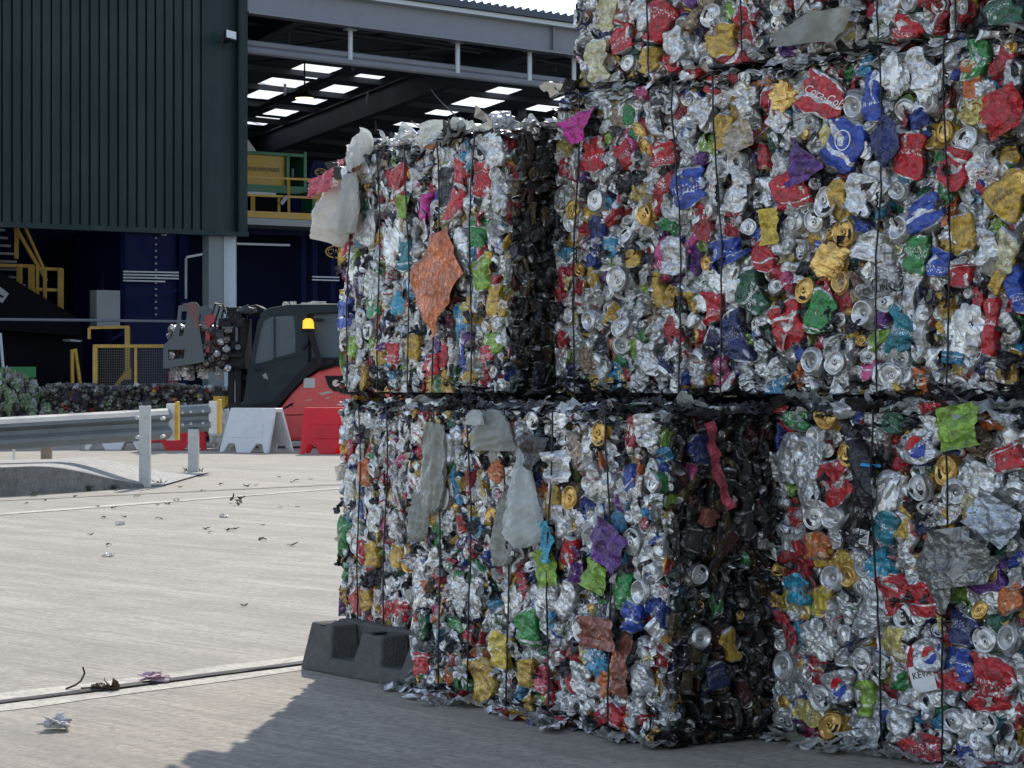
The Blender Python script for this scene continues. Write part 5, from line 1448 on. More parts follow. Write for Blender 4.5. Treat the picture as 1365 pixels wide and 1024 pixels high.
# grey crushed bale held in the clamp
hbx = at(262, 470, YF)
hb_ = root('scrap_bale', (hbx.x, YF + .6, 1.3), 'small grey crushed bale held between the forklift clamp arms', 'bale')
rngh = np.random.default_rng(77); gs = []
gs.append(Geo([(x, y, z) for z in (-.02, .55) for x, y in ((-.34, -.62), (.42, -.62), (.42, .62), (-.34, .62))], [(3, 2, 1, 0), (4, 5, 6, 7), (0, 1, 5, 4), (1, 2, 6, 5), (2, 3, 7, 6), (3, 0, 4, 7)], None, 7))
for k in range(170):
    side = rngh.integers(5)
    x, y, z = rngh.uniform(-.4, .5), rngh.uniform(-.66, .66), rngh.uniform(-.06, .58)
    if side == 0: y = -.66
    elif side == 1: z = -.05
    elif side == 2: z = .58
    elif side == 3: x = -.42
    else: y = .66
    tint = tb = tuple(np.array((.16, .145, .13)) * rngh.uniform(.4, 2.4))
    g = foil_lump(rngh, .06, .08, .05, (0, 0, 0, 1)[rngh.integers(4)], tint, tb, .02, 12, 8); g.v = g.v + np.array([x, y, z]); gs.append(g)
for k in range(14):
    g = sheet(rngh, .1, .16, (1, 5, 6)[rngh.integers(3)], amp=.02, n=7, smooth=False)
    g.v = g.v[:, [0, 2, 1]] + np.array([rngh.uniform(-.4, .4), -.6 + rngh.uniform(0, .4), -.12 + rngh.uniform(-.05, .04)]); gs.append(g)
link('compressed_scrap', geo_mesh('compressed_scrap', join(gs)), CANMATS(), hb_)
mb = MB()
for x in (-.2, .05, .3): mb.tube([hbx * 0 + Vector((hbx.x + x, YF - .09, 1.26)), Vector((hbx.x + x, YF - .09, 1.90))], .006, 0, 5)
mb.build('baling_wire', M['wire'], hb_)

# ------------------------------------------------------------------ row of mixed bales and heap along the building
def scrap_bale(x0, x1, Y, H, label, seed, name='scrap_bale', green=False):
    rg = np.random.default_rng(seed); w = x1 - x0
    e = root(name, ((x0 + x1) / 2, Y + .5, 0), label, 'bale', 'row of low mixed bales')
    gs = [Geo([(x, y, z) for z in (0, H - .05) for x, y in ((-w / 2 + .04, -.44), (w / 2 - .04, -.44), (w / 2 - .04, .45), (-w / 2 + .04, .45))], [(3, 2, 1, 0), (4, 5, 6, 7), (0, 1, 5, 4), (1, 2, 6, 5), (2, 3, 7, 6), (3, 0, 4, 7)], None, 7)]
    for k in range(int(210 * w)):
        topf = rg.random() < .3
        p = np.array([rg.uniform(-w / 2, w / 2), -.47 if not topf else rg.uniform(-.47, .4), rg.uniform(.02, H) if not topf else H - .03])
        tint, tb = pick(rg)
        if rg.random() < .85: tint = tb = tuple(np.array((.10, .09, .075)) * rg.uniform(.4, 2.2))
        g = foil_lump(rg, .05, .07, .04, (0, 0, 0, 6)[rg.integers(4)], tint, tb, .018, 10, 7); g.v = g.v + p; gs.append(g)
    link('compressed_scrap', geo_mesh('compressed_scrap', join(gs)), CANMATS(), e)
    mb = MB()
    for k in range(3):
        x = (x0 + x1) / 2 + (k - 1) * w * .3; mb.tube([(x, Y - .02, .02), (x, Y - .03, H), (x, Y + .9, H + .01)], .006, 0, 5)
    mb.build('baling_wire', M['wire'], e)
    return e
YB = 38.0
xa, xb = at(60, 0, YB).x, at(300, 0, YB).x
labs = ['low mixed bale at the foot of the green heap behind the rail', 'low mixed bale behind the middle of the guard rail', 'low mixed bale with red scraps behind the grey end post', 'low mixed bale nearest the bollard and column']
for k in range(4):
    scrap_bale(xa + (xb - xa) * k / 4, xa + (xb - xa) * (k + 1) / 4 - .02, YB + (k % 2) * .06, 1.0 - .04 * (k % 2), labs[k], 40 + k)
# loose heap at the far left
rg = np.random.default_rng(9); gs = []
for k in range(1500):
    x = rg.uniform(-2.6, 1.5); y = rg.uniform(-1.3, 1.6)
    hh = 1.18 * max(0, 1 - max(0, x + .5) / 1.9) * max(0.05, 1 - abs(y) / 2.4) + rg.normal() * .03
    if hh < .05: continue
    z = hh * (1 if rg.random() < .75 else rg.random())
    if y < -1.0: z = rg.uniform(.05, max(.1, hh))
    green = z > .7 * hh and rg.random() < .5 and z > .45
    tint, tb = ((.16, .24, .10), (.4, .42, .3)) if green else pick(rg)
    if not green and rg.random() < .85: tint = tb = tuple(np.array((.12, .10, .08)) * rg.uniform(.4, 1.8))
    g = foil_lump(rg, .07, .09, .035, (0, 0, 0, 6)[rg.integers(4)] if not green else 0, tint, tb, .025, 9, 6)
    a_ = rg.uniform(0, 6.28); ca, sa = math.cos(a_), math.sin(a_)
    v = g.v[:, [0, 2, 1]]; v = np.stack([v[:, 0] * ca - v[:, 1] * sa, v[:, 0] * sa + v[:, 1] * ca, v[:, 2]], 1); g.v = v + np.array([x, y, z]); gs.append(g)
hp = at(60, 0, 38.6)
cone = Geo([(-2.6, -1.1, 0), (1.2, -1.1, 0), (1.2, 1.5, 0), (-2.6, 1.5, 0), (-2.6, 0, .95), (-.6, 0, .95)], [(0, 1, 5, 4), (2, 3, 4, 5)], [(1, 2, 5), (3, 0, 4)], 7, 7)
gs.append(cone)
o = link('waste_heap', geo_mesh('waste_heap', join(gs)), CANMATS(), None, (hp.x, hp.y, 0)); tag(o, 'loose heap of shredded waste, greenish on top', 'waste heap', None, 'stuff')
# ------------------------------------------------------------------ the recycling shed
FO = Vector(((327 - CX) / FPX * 46.0, 46.0, 0)); ET = D2.copy(); EN = D1.copy()
def sp(t, n, z): return FO + ET * t + EN * n + UP * z
def spx(px, py, n):
    """point where the view through a photo pixel meets the vertical plane n metres behind the facade"""
    d = Vector(((px - CX) / FPX, 1, (CY - py) / FPX)); c = Vector((0, 0, CAMZ))
    k = (sp(0, n, 0) - c).dot(EN) / d.dot(EN); return c + d * k
def tn(p): q = p - FO; return q.dot(ET), q.dot(EN)
def roofz(t, n): return 9.46 - .03 * t - .076 * n
M['clad'] = simple('dark_green_cladding', (.002, .015, .016), .5, .0, .16, .6, .02, 30, .2, (.03, .045, .045), spec=.3)
nt_ = M['clad'].node_tree; b_ = nt_.nodes['Principled BSDF']   # rain streaks and dust down the sheets
tc = N(nt_, 'ShaderNodeTexCoord'); mp = N(nt_, 'ShaderNodeMapping'); mp.inputs['Scale'].default_value = (3.2, 3.2, .16); L(nt_, tc.outputs['Object'], mp.inputs['Vector'])
ns = N(nt_, 'ShaderNodeTexNoise', Scale=1.0, Detail=7.0, Roughness=.7); L(nt_, mp.outputs[0], ns.inputs['Vector'])
src = b_.inputs['Base Color'].links[0].from_socket
L(nt_, mixcol(nt_, ramp(nt_, ns.outputs['Fac'], [(.46, 0.0), (.72, .45)]), src, (.022, .045, .045)), b_.inputs['Base Color'])
M['steel_grey'] = simple('grey_painted_steel', (.15, .16, .185), .5, .0, .10, 1.2, .02, 30, .2)
M['steel_dark'] = simple('dark_steel', (.04, .048, .068), .6, .0, .2, 1.5, .02, 30)
M['steel_pale'] = simple('pale_steel', (.40, .43, .46), .45, .2, .10, 2)
M['roof_in'] = simple('roof_lining', (.085, .095, .115), .6, 0, .15, 2)
M['navy'] = simple('navy_panel', (.005, .010, .060), .6, 0, .2, 2, .02, 20, spec=.12)
M['navy2'] = simple('navy_panel_dull', (.003, .005, .020), .8, 0, .2, 2, spec=.08)
M['blackish'] = simple('black_belt', (.004, .004, .006), .8, 0, .2, 4, spec=.08)
M['machine_yellow'] = simple('machine_yellow', (.46, .27, .03), .5, 0, .12, 2, 0, 30, .3)
M['machine_green'] = simple('machine_green', (.03, .15, .07), .5, 0, .12, 3)
M['panel_grey'] = simple('panel_grey', (.24, .25, .26), .5, 0, .1, 3)
M['floor_in'] = make_concrete('hall_floor', (.20, .19, .17), False)
tl = new_mat('rooflight_sheet'); m_, nt_, b_ = tl
trn = N(nt_, 'ShaderNodeBsdfTranslucent'); trn.inputs['Color'].default_value = (.86, .83, .76, 1)
mx = N(nt_, 'ShaderNodeMixShader', Fac=.9); L(nt_, b_.outputs[0], mx.inputs[1]); L(nt_, trn.outputs[0], mx.inputs[2]); L(nt_, mx.outputs[0], nt_.nodes['Material Output'].inputs[0])
b_.inputs['Base Color'].default_value = (.8, .78, .72, 1); M['rooflight'] = m_

SHED = root('recycling_shed', sp(0, 0, 0), 'large open-fronted recycling shed with dark green ribbed cladding and a rooflit steel roof', 'building')
# ribbed cladding over the left bay
prof = []; t = -8.4
while t < -1.0:
    prof += [(t, 0), (t + .145, 0), (t + .158, .05), (t + .188, .05), (t + .2, 0)]; t += .2
prof.append((0.0, 0))
mb = MB(); vs, fs = [], []
zb, zt = 4.14, 9.75
for (t, d) in prof: vs += [sp(t, d - .06, zb), sp(t, d - .06, zt)]
for i in range(len(prof) - 1): fs.append((2 * i, 2 * i + 2, 2 * i + 3, 2 * i + 1))
b0 = len(vs)
vs += [sp(0, .25, zb), sp(0, .25, zt), sp(-8.4, .25, zb), sp(-8.4, .25, zt)]
k = 2 * (len(prof) - 1)
fs += [(k, b0, b0 + 1, k + 1), (b0, b0 + 2, b0 + 3, b0 + 1), (1, k + 1, b0 + 1, b0 + 3)]
mb.add(vs, fs); mb.build('cladding', M['clad'], SHED)
mb = MB(); mb.bar(sp(-8.5, -.03, zb - .04), sp(.03, -.03, zb - .04), .16, .10); mb.build('drip_flashing', M['clad'], SHED)
mb = MB(); mb.bar(sp(-.16, -.075, zb), sp(-.16, -.075, zt), .012, .34)
mb.add([sp(-.34, -.066, zb), sp(.02, -.066, zb), sp(.02, -.066, zt), sp(-.34, -.066, zt), sp(.02, .28, zb), sp(.02, .28, zt)], [(0, 1, 2, 3), (1, 4, 5, 2)]); mb.build('corner_flashing', M['clad'], SHED)
# eaves beam (I section), gutter trim and sheet edge
def zz(c, t): return c - .03 * t
def beam_t(n0, n1, c0, c1, t0=.02, t1=26.0):
    mb = MB(); P = []
    for t in (t0, t1):
        for n, c in ((n0, c0), (n1, c0), (n1, c1), (n0, c1)): P.append(sp(t, n, zz(c, t)))
    mb.add(P, [(0, 1, 2, 3), (7, 6, 5, 4), (0, 4, 5, 1), (1, 5, 6, 2), (2, 6, 7, 3), (3, 7, 4, 0)]); return mb
bmb = beam_t(-.02, .02, 8.72, 9.26); eb = bmb.build('eaves_beam', M['steel_grey'], SHED)
x_ = beam_t(-.14, .14, 8.67, 8.718); x_.build('beam_flange', M['steel_grey'], SHED)
for px in (737,):
    q = spx(px, 40, -.03); t_, _ = tn(q); mb = MB(); mb.bar(sp(t_, -.08, zz(8.73, t_)), sp(t_, -.08, zz(9.25, t_)), .03, .1); mb.build('beam_stiffener', M['steel_grey'], SHED)
beam_t(-.26, .10, 9.262, 9.36).build('gutter', M['steel_pale'], SHED)
# roof: corrugated sheets with rooflights let in
lights = [(402, 92), (428, 93.5), (418, 99.5), (362, 110), (384, 113), (338, 126), (352, 127), (487, 103), (448, 119), (413, 135), (374, 148), (347, 162), (668, 121), (637, 137), (593, 150.5), (561, 164), (753, 129), (763, 131), (713, 144), (724, 145)]
open_ = set()
cells_t = np.arange(-10, 30.01, .35); cells_n = np.arange(-.35, 46.2, .35)
for px, py in lights:
    d = Vector(((px - CX) / FPX, 1, (CY - py) / FPX)); lo, hi = 30.0, 140.0
    for _ in range(50):
        mid = (lo + hi) / 2; q = Vector((0, 0, CAMZ)) + d * mid; t_, n_ = tn(q)
        if q.z < roofz(t_, n_): lo = mid
        else: hi = mid
    wide = .40 if px not in (402, 428, 418, 338, 352, 753, 763, 713, 724) else .24
    for i, tt in enumerate(cells_t[:-1]):
        for j, nn in enumerate(cells_n[:-1]):
            if abs(tt + .175 - t_) < wide and abs(nn + .175 - n_) < .45: open_.add((i, j))
vs, fs, mi = [], [], []
for i, tt in enumerate(cells_t):
    for j, nn in enumerate(cells_n): vs.append(sp(tt, nn, roofz(tt, nn)))
nj = len(cells_n)
rl_f = []
for i in range(len(cells_t) - 1):
    for j in range(nj - 1):
        f_ = (i * nj + j, (i + 1) * nj + j, (i + 1) * nj + j + 1, i * nj + j + 1)
        (rl_f if (i, j) in open_ else fs).append(f_)
mb = MB(); mb.add(vs, fs); mb.build('roof', M['roof_in'], SHED)
# one rooflight per connected group of open cells
left = set(open_)
while left:
    grp = [left.pop()]; q_ = list(grp)
    while q_:
        i, j = q_.pop()
        for c in ((i + 1, j), (i - 1, j), (i, j + 1), (i, j - 1)):
            if c in left: left.discard(c); grp.append(c); q_.append(c)
    mb = MB()
    for i, j in grp: mb.add([sp(a, b, roofz(a, b) + .004) for a, b in ((cells_t[i], cells_n[j]), (cells_t[i + 1], cells_n[j]), (cells_t[i + 1], cells_n[j + 1]), (cells_t[i], cells_n[j + 1]))], [(0, 1, 2, 3)])
    mb.build('rooflight', M['rooflight'], SHED)
# profiled sheet edge seen on top of the gutter
vs, fs = [], []; t = 0.0; k = 0
pr = []
while t < 26: pr += [(t, 0), (t + .09, 0), (t + .11, .05), (t + .15, .05), (t + .17, 0)]; t += .2
for (t, d) in pr: vs += [sp(t, -.36, zz(9.362, t)), sp(t, -.36, zz(9.50, t) + d), sp(t, 3.0, zz(9.28, t) + d)]
for i in range(len(pr) - 1): fs += [(3 * i, 3 * i + 3, 3 * i + 4, 3 * i + 1), (3 * i + 1, 3 * i + 4, 3 * i + 5, 3 * i + 2)]
mb = MB(); mb.add(vs, fs); mb.build('roof_sheet_edge', M['steel_dark'], SHED)
# rafters running back from the front, purlins across
for t in (-5.2, 1.4, 7.4, 13.4, 19.4):
    mb = MB(); P = []
    for n in (.3, 45.5):
        for dt, dz in ((-.02, -.72), (.02, -.72), (.02, -.16), (-.02, -.16)): P.append(sp(t + dt, n, roofz(t, n) + dz))
    mb.add(P, [(3, 2, 1, 0), (4, 5, 6, 7), (0, 1, 5, 4), (1, 2, 6, 5), (2, 3, 7, 6), (3, 0, 4, 7)])
    for dz in (-.74, -.15):
        a, b = sp(t, .3, roofz(t, .3) + dz), sp(t, 45.5, roofz(t, 45.5) + dz); mb.bar(a, b, .24, .035)
    mb.build('rafter', M['steel_dark'], SHED)
n = 1.6
while n < 45:
    mb = MB(); mb.bar(sp(-9, n, roofz(-9, n) - .085), sp(25, n, roofz(25, n) - .085), .06, .14); mb.build('purlin', M['steel_dark'], SHED); n += 1.9
# tie bars, braces and hangers under the roof
for a, b in (((325, 153, 9), (470, 92, 3)), ((325, 118, 14), (400, 158, 16)), ((330, 70, 4), (520, 45, 2)), ((325, 100, 9), (520, 122, 12)), ((425, 63, 5), (590, 46, 3)), ((640, 90, 6), (765, 78, 2)), ((560, 185, 20), (640, 150, 8)), ((545, 73, 3), (700, 90, 5)), ((330, 95, 8), (560, 100, 8)), ((326, 30, 2), (470, 52, 2)), ((326, 44, 3), (560, 38, 2)), ((400, 36, 2), (640, 70, 2)), ((560, 52, 2), (765, 88, 2)), ((480, 70, 4), (700, 62, 2)), ((326, 84, 6), (480, 74, 4)), ((330, 190, 16), (420, 158, 16)), ((600, 100, 6), (770, 104, 4)), ((345, 200, 18), (480, 176, 20)), ((326, 168, 14), (430, 172, 16))):
    mb = MB(); mb.tube([spx(*a), spx(*b)], .045, 0, 6); mb.build('brace', M['steel_dark'], SHED)
for px, y0, y1, n in ((340, 45, 55, 3), (385, 44, 60, 4), (430, 40, 62, 5), (475, 42, 60, 5), (510, 43, 56, 5), (380, 110, 132, 9), (428, 150, 164, 12), (399, 158, 172, 14), (490, 123, 140, 8), (500, 152, 175, 12), (613, 75, 95, 4), (630, 62, 86, 4), (740, 86, 96, 4), (679, 140, 160, 10)):
    mb = MB(); mb.tube([spx(px, y0, n), spx(px, y1, n)], .035, 0, 6); mb.build('hanger', M['steel_grey'], SHED)
# two pipes along the front with their brackets
for y0, y1, r_ in ((57, 111, .07), (66.5, 119, .085)):
    a, b = spx(327, y0, .35), spx(778, y1, .35); d = (b - a); mb = MB(); mb.tube([a - d * .03, b + d * .9], r_, 0, 10); mb.build('pipe', M['steel_grey'], SHED)
for px, y0, y1 in ((467, 40, 80), (610, 57, 98), (706, 68, 108), (765, 76, 118)):
    mb = MB(); mb.tube([spx(px, y0, .3), spx(px, y1, .3)], .055, 0, 8); q = spx(px, y0, .3); mb.box(q, (.26, .16, .04), rz=R(32)); mb.build('pipe_bracket', M['steel_pale'], SHED)
# columns
def column(px0, px1, n, mat, name, ztop):
    a, b = spx(px0, 500, n), spx(px1, 500, n); mb = MB(); c = (a + b) / 2; w = (b - a).length
    mb.box((c.x, c.y, ztop / 2), (w, .32, ztop), rz=math.atan2(ET.y, ET.x)); return mb.build(name, mat, SHED, bevel=.006)
column(274, 293, .25, simple('green_grey_column', (.12, .145, .15), .5, 0, .12, 2), 'column', 4.2)
column(293.6, 310, .38, simple('pale_column_face', (.36, .42, .45), .45, 0, .08, 2, 0, 30, .2), 'downpipe_casing', 4.2)
for px, n in ((692, 9.0), (541, 16.0)): column(px - 6, px + 6, n, M['steel_dark'], 'column', 8.6)
column(120, 130, 20, M['steel_dark'], 'column', 7.0)
# back and side walls, hall floor
mb = MB(); mb.add([sp(-14, 46, 0), sp(30, 46, 0), sp(30, 46, 9.4), sp(-14, 46, 9.9)], [(0, 1, 2, 3)]); mb.add([sp(-14, 46, 0), sp(-14, .3, 0), sp(-14, .3, 9.9), sp(-14, 46, 9.9)], [(0, 1, 2, 3)])
mb.add([sp(30, 46, 0), sp(30, .3, 0), sp(30, .3, 8.6), sp(30, 46, 8.6)], [(0, 1, 2, 3)])
mb.add([sp(-14, .29, 4.1), sp(-8.4, .29, 4.1), sp(-8.4, .29, 9.9), sp(-14, .29, 9.9)], [(0, 1, 2, 3)]); mb.build('inner_wall', M['navy2'], SHED)
mb = MB(); mb.add([sp(-14, .2, .006), sp(30, .2, .006), sp(30, 46, .006), sp(-14, 46, .006)], [(0, 1, 2, 3)]); o = mb.build('hall_floor', M['floor_in'], None, origin=(0, 0, 0)); o['kind'] = 'structure'

# floodlight on the cladding and the pendant lamp under the roof
q = spx(303, 55, -.10); fl = root('floodlight', q, 'small floodlight with a pale lens on the corner of the green cladding', 'floodlight')
Mx = Matrix.Rotation(R(32), 3, 'Z') @ Matrix.Rotation(R(-28), 3, 'X') @ Matrix.Rotation(R(12), 3, 'Y')
mb = MB(); mb.box(q + Vector((.10, -.30, .05)), (.26, .09, .24), M=Mx); mb.build('housing', M['truck_black'], fl, bevel=.01)
mb = MB(); mb.box(q + Vector((.10, -.30, .05)) + Mx @ Vector((0, -.05, .01)), (.21, .012, .19), M=Mx); mb.build('lens', simple('pale_lens', (.55, .55, .55), .3), fl)
mb = MB(); mb.tube([q + Vector((-.09, .10, .02)), q + Vector((-.05, -.12, -.04)), q + Vector((.08, -.26, -.04))], .03, 0, 7); mb.box(q + Vector((-.10, .02, .0)), (.10, .10, .22)); mb.build('bracket', M['truck_black'], fl)
q = spx(406, 131, 6); pl = root('pendant_lamp', q, 'round high-bay lamp hanging among the rooflights', 'lamp')
mb = MB(); mb.tube([q + UP * .22, q + UP * .16, q + UP * .06, q], [.06, .10, .22, .27], 0, 20); mb.build('lamp_shade', M['truck_black'], pl)
mb = MB(); mb.tube([q + UP * -.012, q + UP * .004], .22, 0, 20)
ml, nl, bl_ = new_mat('lamp_glow'); bl_.inputs['Emission Color'].default_value = (1, .8, .5, 1); bl_.inputs['Emission Strength'].default_value = 1.2; mb.build('lamp_glass', ml, pl)
t_, n_ = tn(q); mb = MB(); mb.tube([q + UP * .2, Vector((q.x, q.y, roofz(t_, n_) - .05))], .02, 0, 6); mb.build('suspension_rod', M['steel_dark'], pl)

# ------------------------------------------------------------------ machines inside, as things of their own
def pbox(mb, px0, py0, px1, py1, n, depth, m=0):
    """box whose front face covers the pixel rectangle on the plane n"""
    a, b = spx(px0, py1, n), spx(px1, py0, n)
    ta, _ = tn(a); tb, _ = tn(b); z0, z1 = spx((px0 + px1) / 2, py1, n).z, spx((px0 + px1) / 2, py0, n).z
    P = [sp(t, nn, z) for nn in (n, n + depth) for t, z in ((ta, z0), (tb, z0), (tb, z1), (ta, z1))]
    mb.add(P, [(0, 1, 2, 3), (7, 6, 5, 4), (0, 4, 5, 1), (1, 5, 6, 2), (2, 6, 7, 3), (3, 7, 4, 0)], m); return mb
def pbar(mb, p, q, n, w, n2=None): mb.bar(spx(p[0], p[1], n), spx(q[0], q[1], n if n2 is None else n2), w, w); return mb
MC = root('baler_housing', spx(300, 560, 6), 'long dark navy machine housing behind the grey column', 'machine')
pbox(MB(), 162, 304, 246, 569, 6, 3).build('side_panel', M['navy'], MC)
pbox(MB(), 248, 304, 470, 566, 6.6, 3).build('side_panel', M['navy2'], MC)
pbox(MB(), -60, 300, 160, 570, 9, 3).build('side_panel', M['navy2'], MC)
mb = MB()
for px in (164, 242, 247, 312, 405, 420, 444): pbar(mb, (px, 306), (px, 545), 5.9, .10)
pbar(mb, (162, 306), (470, 312), 5.9, .12); mb.build('frame_post', M['navy'], MC)
for y in (362, 366, 370, 374): pbar(MB(), (164, y), (238 if y < 374 else 220, y + 1.5), 5.8, .035).build('pipe', M['steel_pale'], MC)
for k in range(14): q = spx(208, 309 + k * 8.5, 5.95); mb = MB(); mb.box(q, (.045, .045, .045)); mb.build('bolt', M['steel_pale'], MC)
for a_, b_, w_ in (((248, 343), (312, 331), .05), ((248, 344), (248, 398), .05), ((315, 325), (386, 327), .05), ((314, 312), (314, 410), .05), ((416, 369), (452, 370), .03), ((416, 373), (452, 374), .03)):
    pbar(MB(), a_, b_, 5.7, w_).build('conduit', M['steel_pale'], MC)
mb = MB(); pbar(mb, (145, 455), (220, 408), 5.0, .06); pbar(mb, (165, 394), (235, 388), 5.2, .06); mb.build('brace', M['navy'], MC)
pbox(MB(), 215, 306, 222, 314, 5.8, .02).build('notice', M['panel_grey'], MC)
mb = MB(); pbox(mb, 217, 308.5, 220, 312.5, 5.76, .01); mb.build('notice_symbol', M['blackish'], MC)
pbox(MB(), 427, 312, 432, 321, 5.8, .02).build('notice', M['panel_grey'], MC)
def oval_text(px, py, n, w, txt, parent, hpx):
    c = spx(px, py, n); k = c.y / FPX
    bm = bmesh.new(); N_ = 32
    a = []; b = []
    for i in range(N_):
        th = 2 * math.pi * i / N_
        a.append(bm.verts.new((w * k / .847 * .5 * math.cos(th), hpx * k * .5 * math.sin(th), 0))); b.append(bm.verts.new((w * k / .847 * .5 * .84 * math.cos(th), hpx * k * .5 * .78 * math.sin(th), 0)))
    for i in range(N_): bm.faces.new((a[i], a[(i + 1) % N_], b[(i + 1) % N_], b[i]))
    me = bpy.data.meshes.new('emblem'); bm.to_mesh(me); bm.free()
    Mx = frame(c, ET, UP); me.transform(Matrix.Translation(-WORLD_OF[parent.name]) @ Mx)
    link('emblem_ring', me, M['machine_yellow'], parent)
    text_on('emblem_letters', txt, hpx * k * .62, M['machine_yellow'], Mx, parent, 0, .003)
oval_text(447, 336, 5.85, 26, 'CWS', MC, 17)

WK = root('gantry_walkway', spx(400, 300, 5), 'yellow-railed gantry walkway above the navy housing', 'walkway')
pbox(MB(), 318, 293, 480, 302, 4.6, 3.2).build('deck', M['panel_grey'], WK)
pbox(MB(), 318, 284, 480, 292.5, 4.6, .06).build('kick_plate', M['machine_yellow'], WK)
mb = MB(); pbar(mb, (318, 235.5), (470, 242), 4.62, .05); pbar(mb, (318, 259.5), (470, 266), 4.62, .05); mb.build('handrail', M['machine_yellow'], WK)
for px in (337, 372, 385, 442):
    mb = MB(); pbar(mb, (px, 262 if px in (337, 372) else 237), (px, 291), 4.66, .055 if px != 337 else .09); mb.build('rail_post', M['machine_yellow'], WK)
mb = MB(); pbar(mb, (374, 272), (382, 262), 4.6, .09); mb.build('bracket', M['panel_grey'], WK)
PU = root('power_unit', spx(365, 262, 6), 'yellow power unit in a green frame standing on the gantry', 'machine')
pbox(MB(), 316, 206, 382, 249, 6.2, 2.0).build('casing', M['machine_yellow'], PU)
mb = MB(); pbox(mb, 314, 203, 409, 207, 6.1, 2.2); pbox(mb, 314, 247, 409, 257, 6.1, 2.2); pbox(mb, 405, 203, 409, 257, 6.09, 2.25); pbox(mb, 382, 207, 386, 247, 6.1, 1.0); mb.build('frame', M['machine_green'], PU)
pbox(MB(), 386.3, 207, 405, 247, 7.0, .8).build('rear_panel', simple('dull_orange_panel', (.28, .15, .05), .6), PU)
mb = MB(); pbox(mb, 388, 222, 394, 240, 6.5, .4); pbox(mb, 397, 222, 404, 240, 6.5, .4); mb.build('motor', M['navy'], PU)
pbox(MB(), 389, 225, 392, 236, 6.45, .04).build('filter', M['panel_grey'], PU)
c = spx(349, 226, 6.15); text_on('lettering', 'MAGNAPOWER', .135, M['ink_black'], frame(c, ET, UP), PU, 0, .002)
pbox(MB(), 316, 256, 368, 262, 5.9, 1.0).build('base_tray', M['steel_pale'], PU)
HP = root('feed_hopper', spx(430, 262, 7), 'dark navy hopper with an oval emblem beside the yellow power unit', 'machine')
mb = MB(); P = [spx(px, py, 7) for px, py in ((408, 262), (448, 262), (446, 240), (430, 214), (418, 214), (410, 240))]; mb.prism(P, EN * 2.5); mb.build('hopper_body', M['navy'], HP)
oval_text(428, 230, 6.93, 16, 'CWS', HP, 11)
YC = root('yellow_cabinet', spx(435, 290, 5.4), 'yellow cabinet with a black numeral on the gantry, beside the white bag', 'cabinet')
pbox(MB(), 420, 255.5, 470, 284, 5.4, 1.2).build('cabinet_body', M['machine_yellow'], YC)
pbox(MB(), 416.5, 255.5, 419.7, 284, 5.4, 1.2).build('frame', M['machine_green'], YC)
text_on('numeral', '1', .30, M['ink_black'], frame(spx(438, 274, 5.36), ET, UP), YC, 0, .002)
NP = root('motor_block', spx(360, 290, 6.4), 'black motor block behind the gantry rail under the yellow unit', 'machine')
pbox(MB(), 340, 262, 369, 290, 6.0, 1.0).build('housing', M['blackish'], NP); pbox(MB(), 386, 259, 416, 290, 6.0, 1.0).build('housing', M['navy'], NP)
# pale sloping wall behind the power unit
mb = MB(); mb.prism([spx(px, py, 10) for px, py in ((318, 168), (344, 205), (318, 205))], EN * .2); tag(mb.build('sloping_panel', M['steel_pale'], None, origin=spx(325, 205, 10)), 'pale sloping panel in the gap above the yellow power unit', 'panel')
mb = MB(); mb.prism([spx(px, py, 12) for px, py in ((432, 216), (470, 212), (470, 262), (450, 262))], EN * .2); tag(mb.build('sloping_panel', M['steel_grey'], None, origin=spx(450, 262, 12)), 'grey panel behind the oval emblem of the navy hopper', 'panel')

# stairs, conveyor, fence and small fittings on the left
ST = root('steel_stairs', spx(40, 420, 4), 'yellow-railed steel stairs under the green cladding, at the far left', 'stairs')
mb = MB(); pbar(mb, (-10, 250), (62, 375), 4.5, .07); pbar(mb, (5, 240), (58, 358), 4.0, .055); mb.build('stair_rail', M['yellow_dim'], ST)
for k in range(8):
    mb = MB(); pbar(mb, (-12, 306 + k * 10.5), (6 + k * 4, 307 + k * 10.5), 4.5, .05); mb.build('tread', M['panel_grey'], ST)
mb = MB(); pbar(mb, (-10, 353.5), (45, 355), 4, .07); pbar(mb, (44, 357.5), (83, 359.5), 4, .065); pbar(mb, (30, 385), (83, 387), 4, .065); mb.build('platform_rail', M['yellow_dim'], ST)
for px, y0, y1, w in ((26, 355, 378, .10), (42, 354, 392, .12), (50, 350, 402, .06), (60, 358, 405, .07), (81, 358, 421, .11), (22, 298, 345, .08)):
    mb = MB(); pbar(mb, (px, y0), (px, y1), 3.95, w); mb.build('rail_post', M['yellow_dim'], ST)
CV = root('conveyor', spx(40, 430, 2.5), 'black sloping conveyor with a white label at the far left', 'conveyor')
mb = MB(); mb.prism([spx(px, py, 2.5) for px, py in ((-40, 334), (0, 362), (104, 424), (112, 448), (0, 440), (-40, 430))], EN * 1.2); mb.build('side_wall', M['blackish'], CV)
mb = MB(); mb.prism([spx(px, py, 2.45) for px, py in ((-6, 381), (1, 383), (12, 391.5), (3, 404), (-8, 397))], EN * .03); mb.build('label', M['panel_grey'], CV)
mb = MB(); mb.prism([spx(px, py, 2.40) for px, py in ((-3, 391), (5, 395), (4, 397), (-4, 393))], EN * .03); mb.build('label_mark', M['blackish'], CV)
mb = MB(); pbox(mb, -40, 440, 110, 570, 3.0, .8); mb.build('skirt', M['blackish'], CV)
GB = pbox(MB(), -30, 489, 48, 503, 1.6, .5).build('green_beam', simple('bright_green_paint', (.01, .16, .03), .5), None, origin=spx(10, 503, 1.6)); tag(GB, 'bright green beam above the waste heap at the left edge', 'beam')
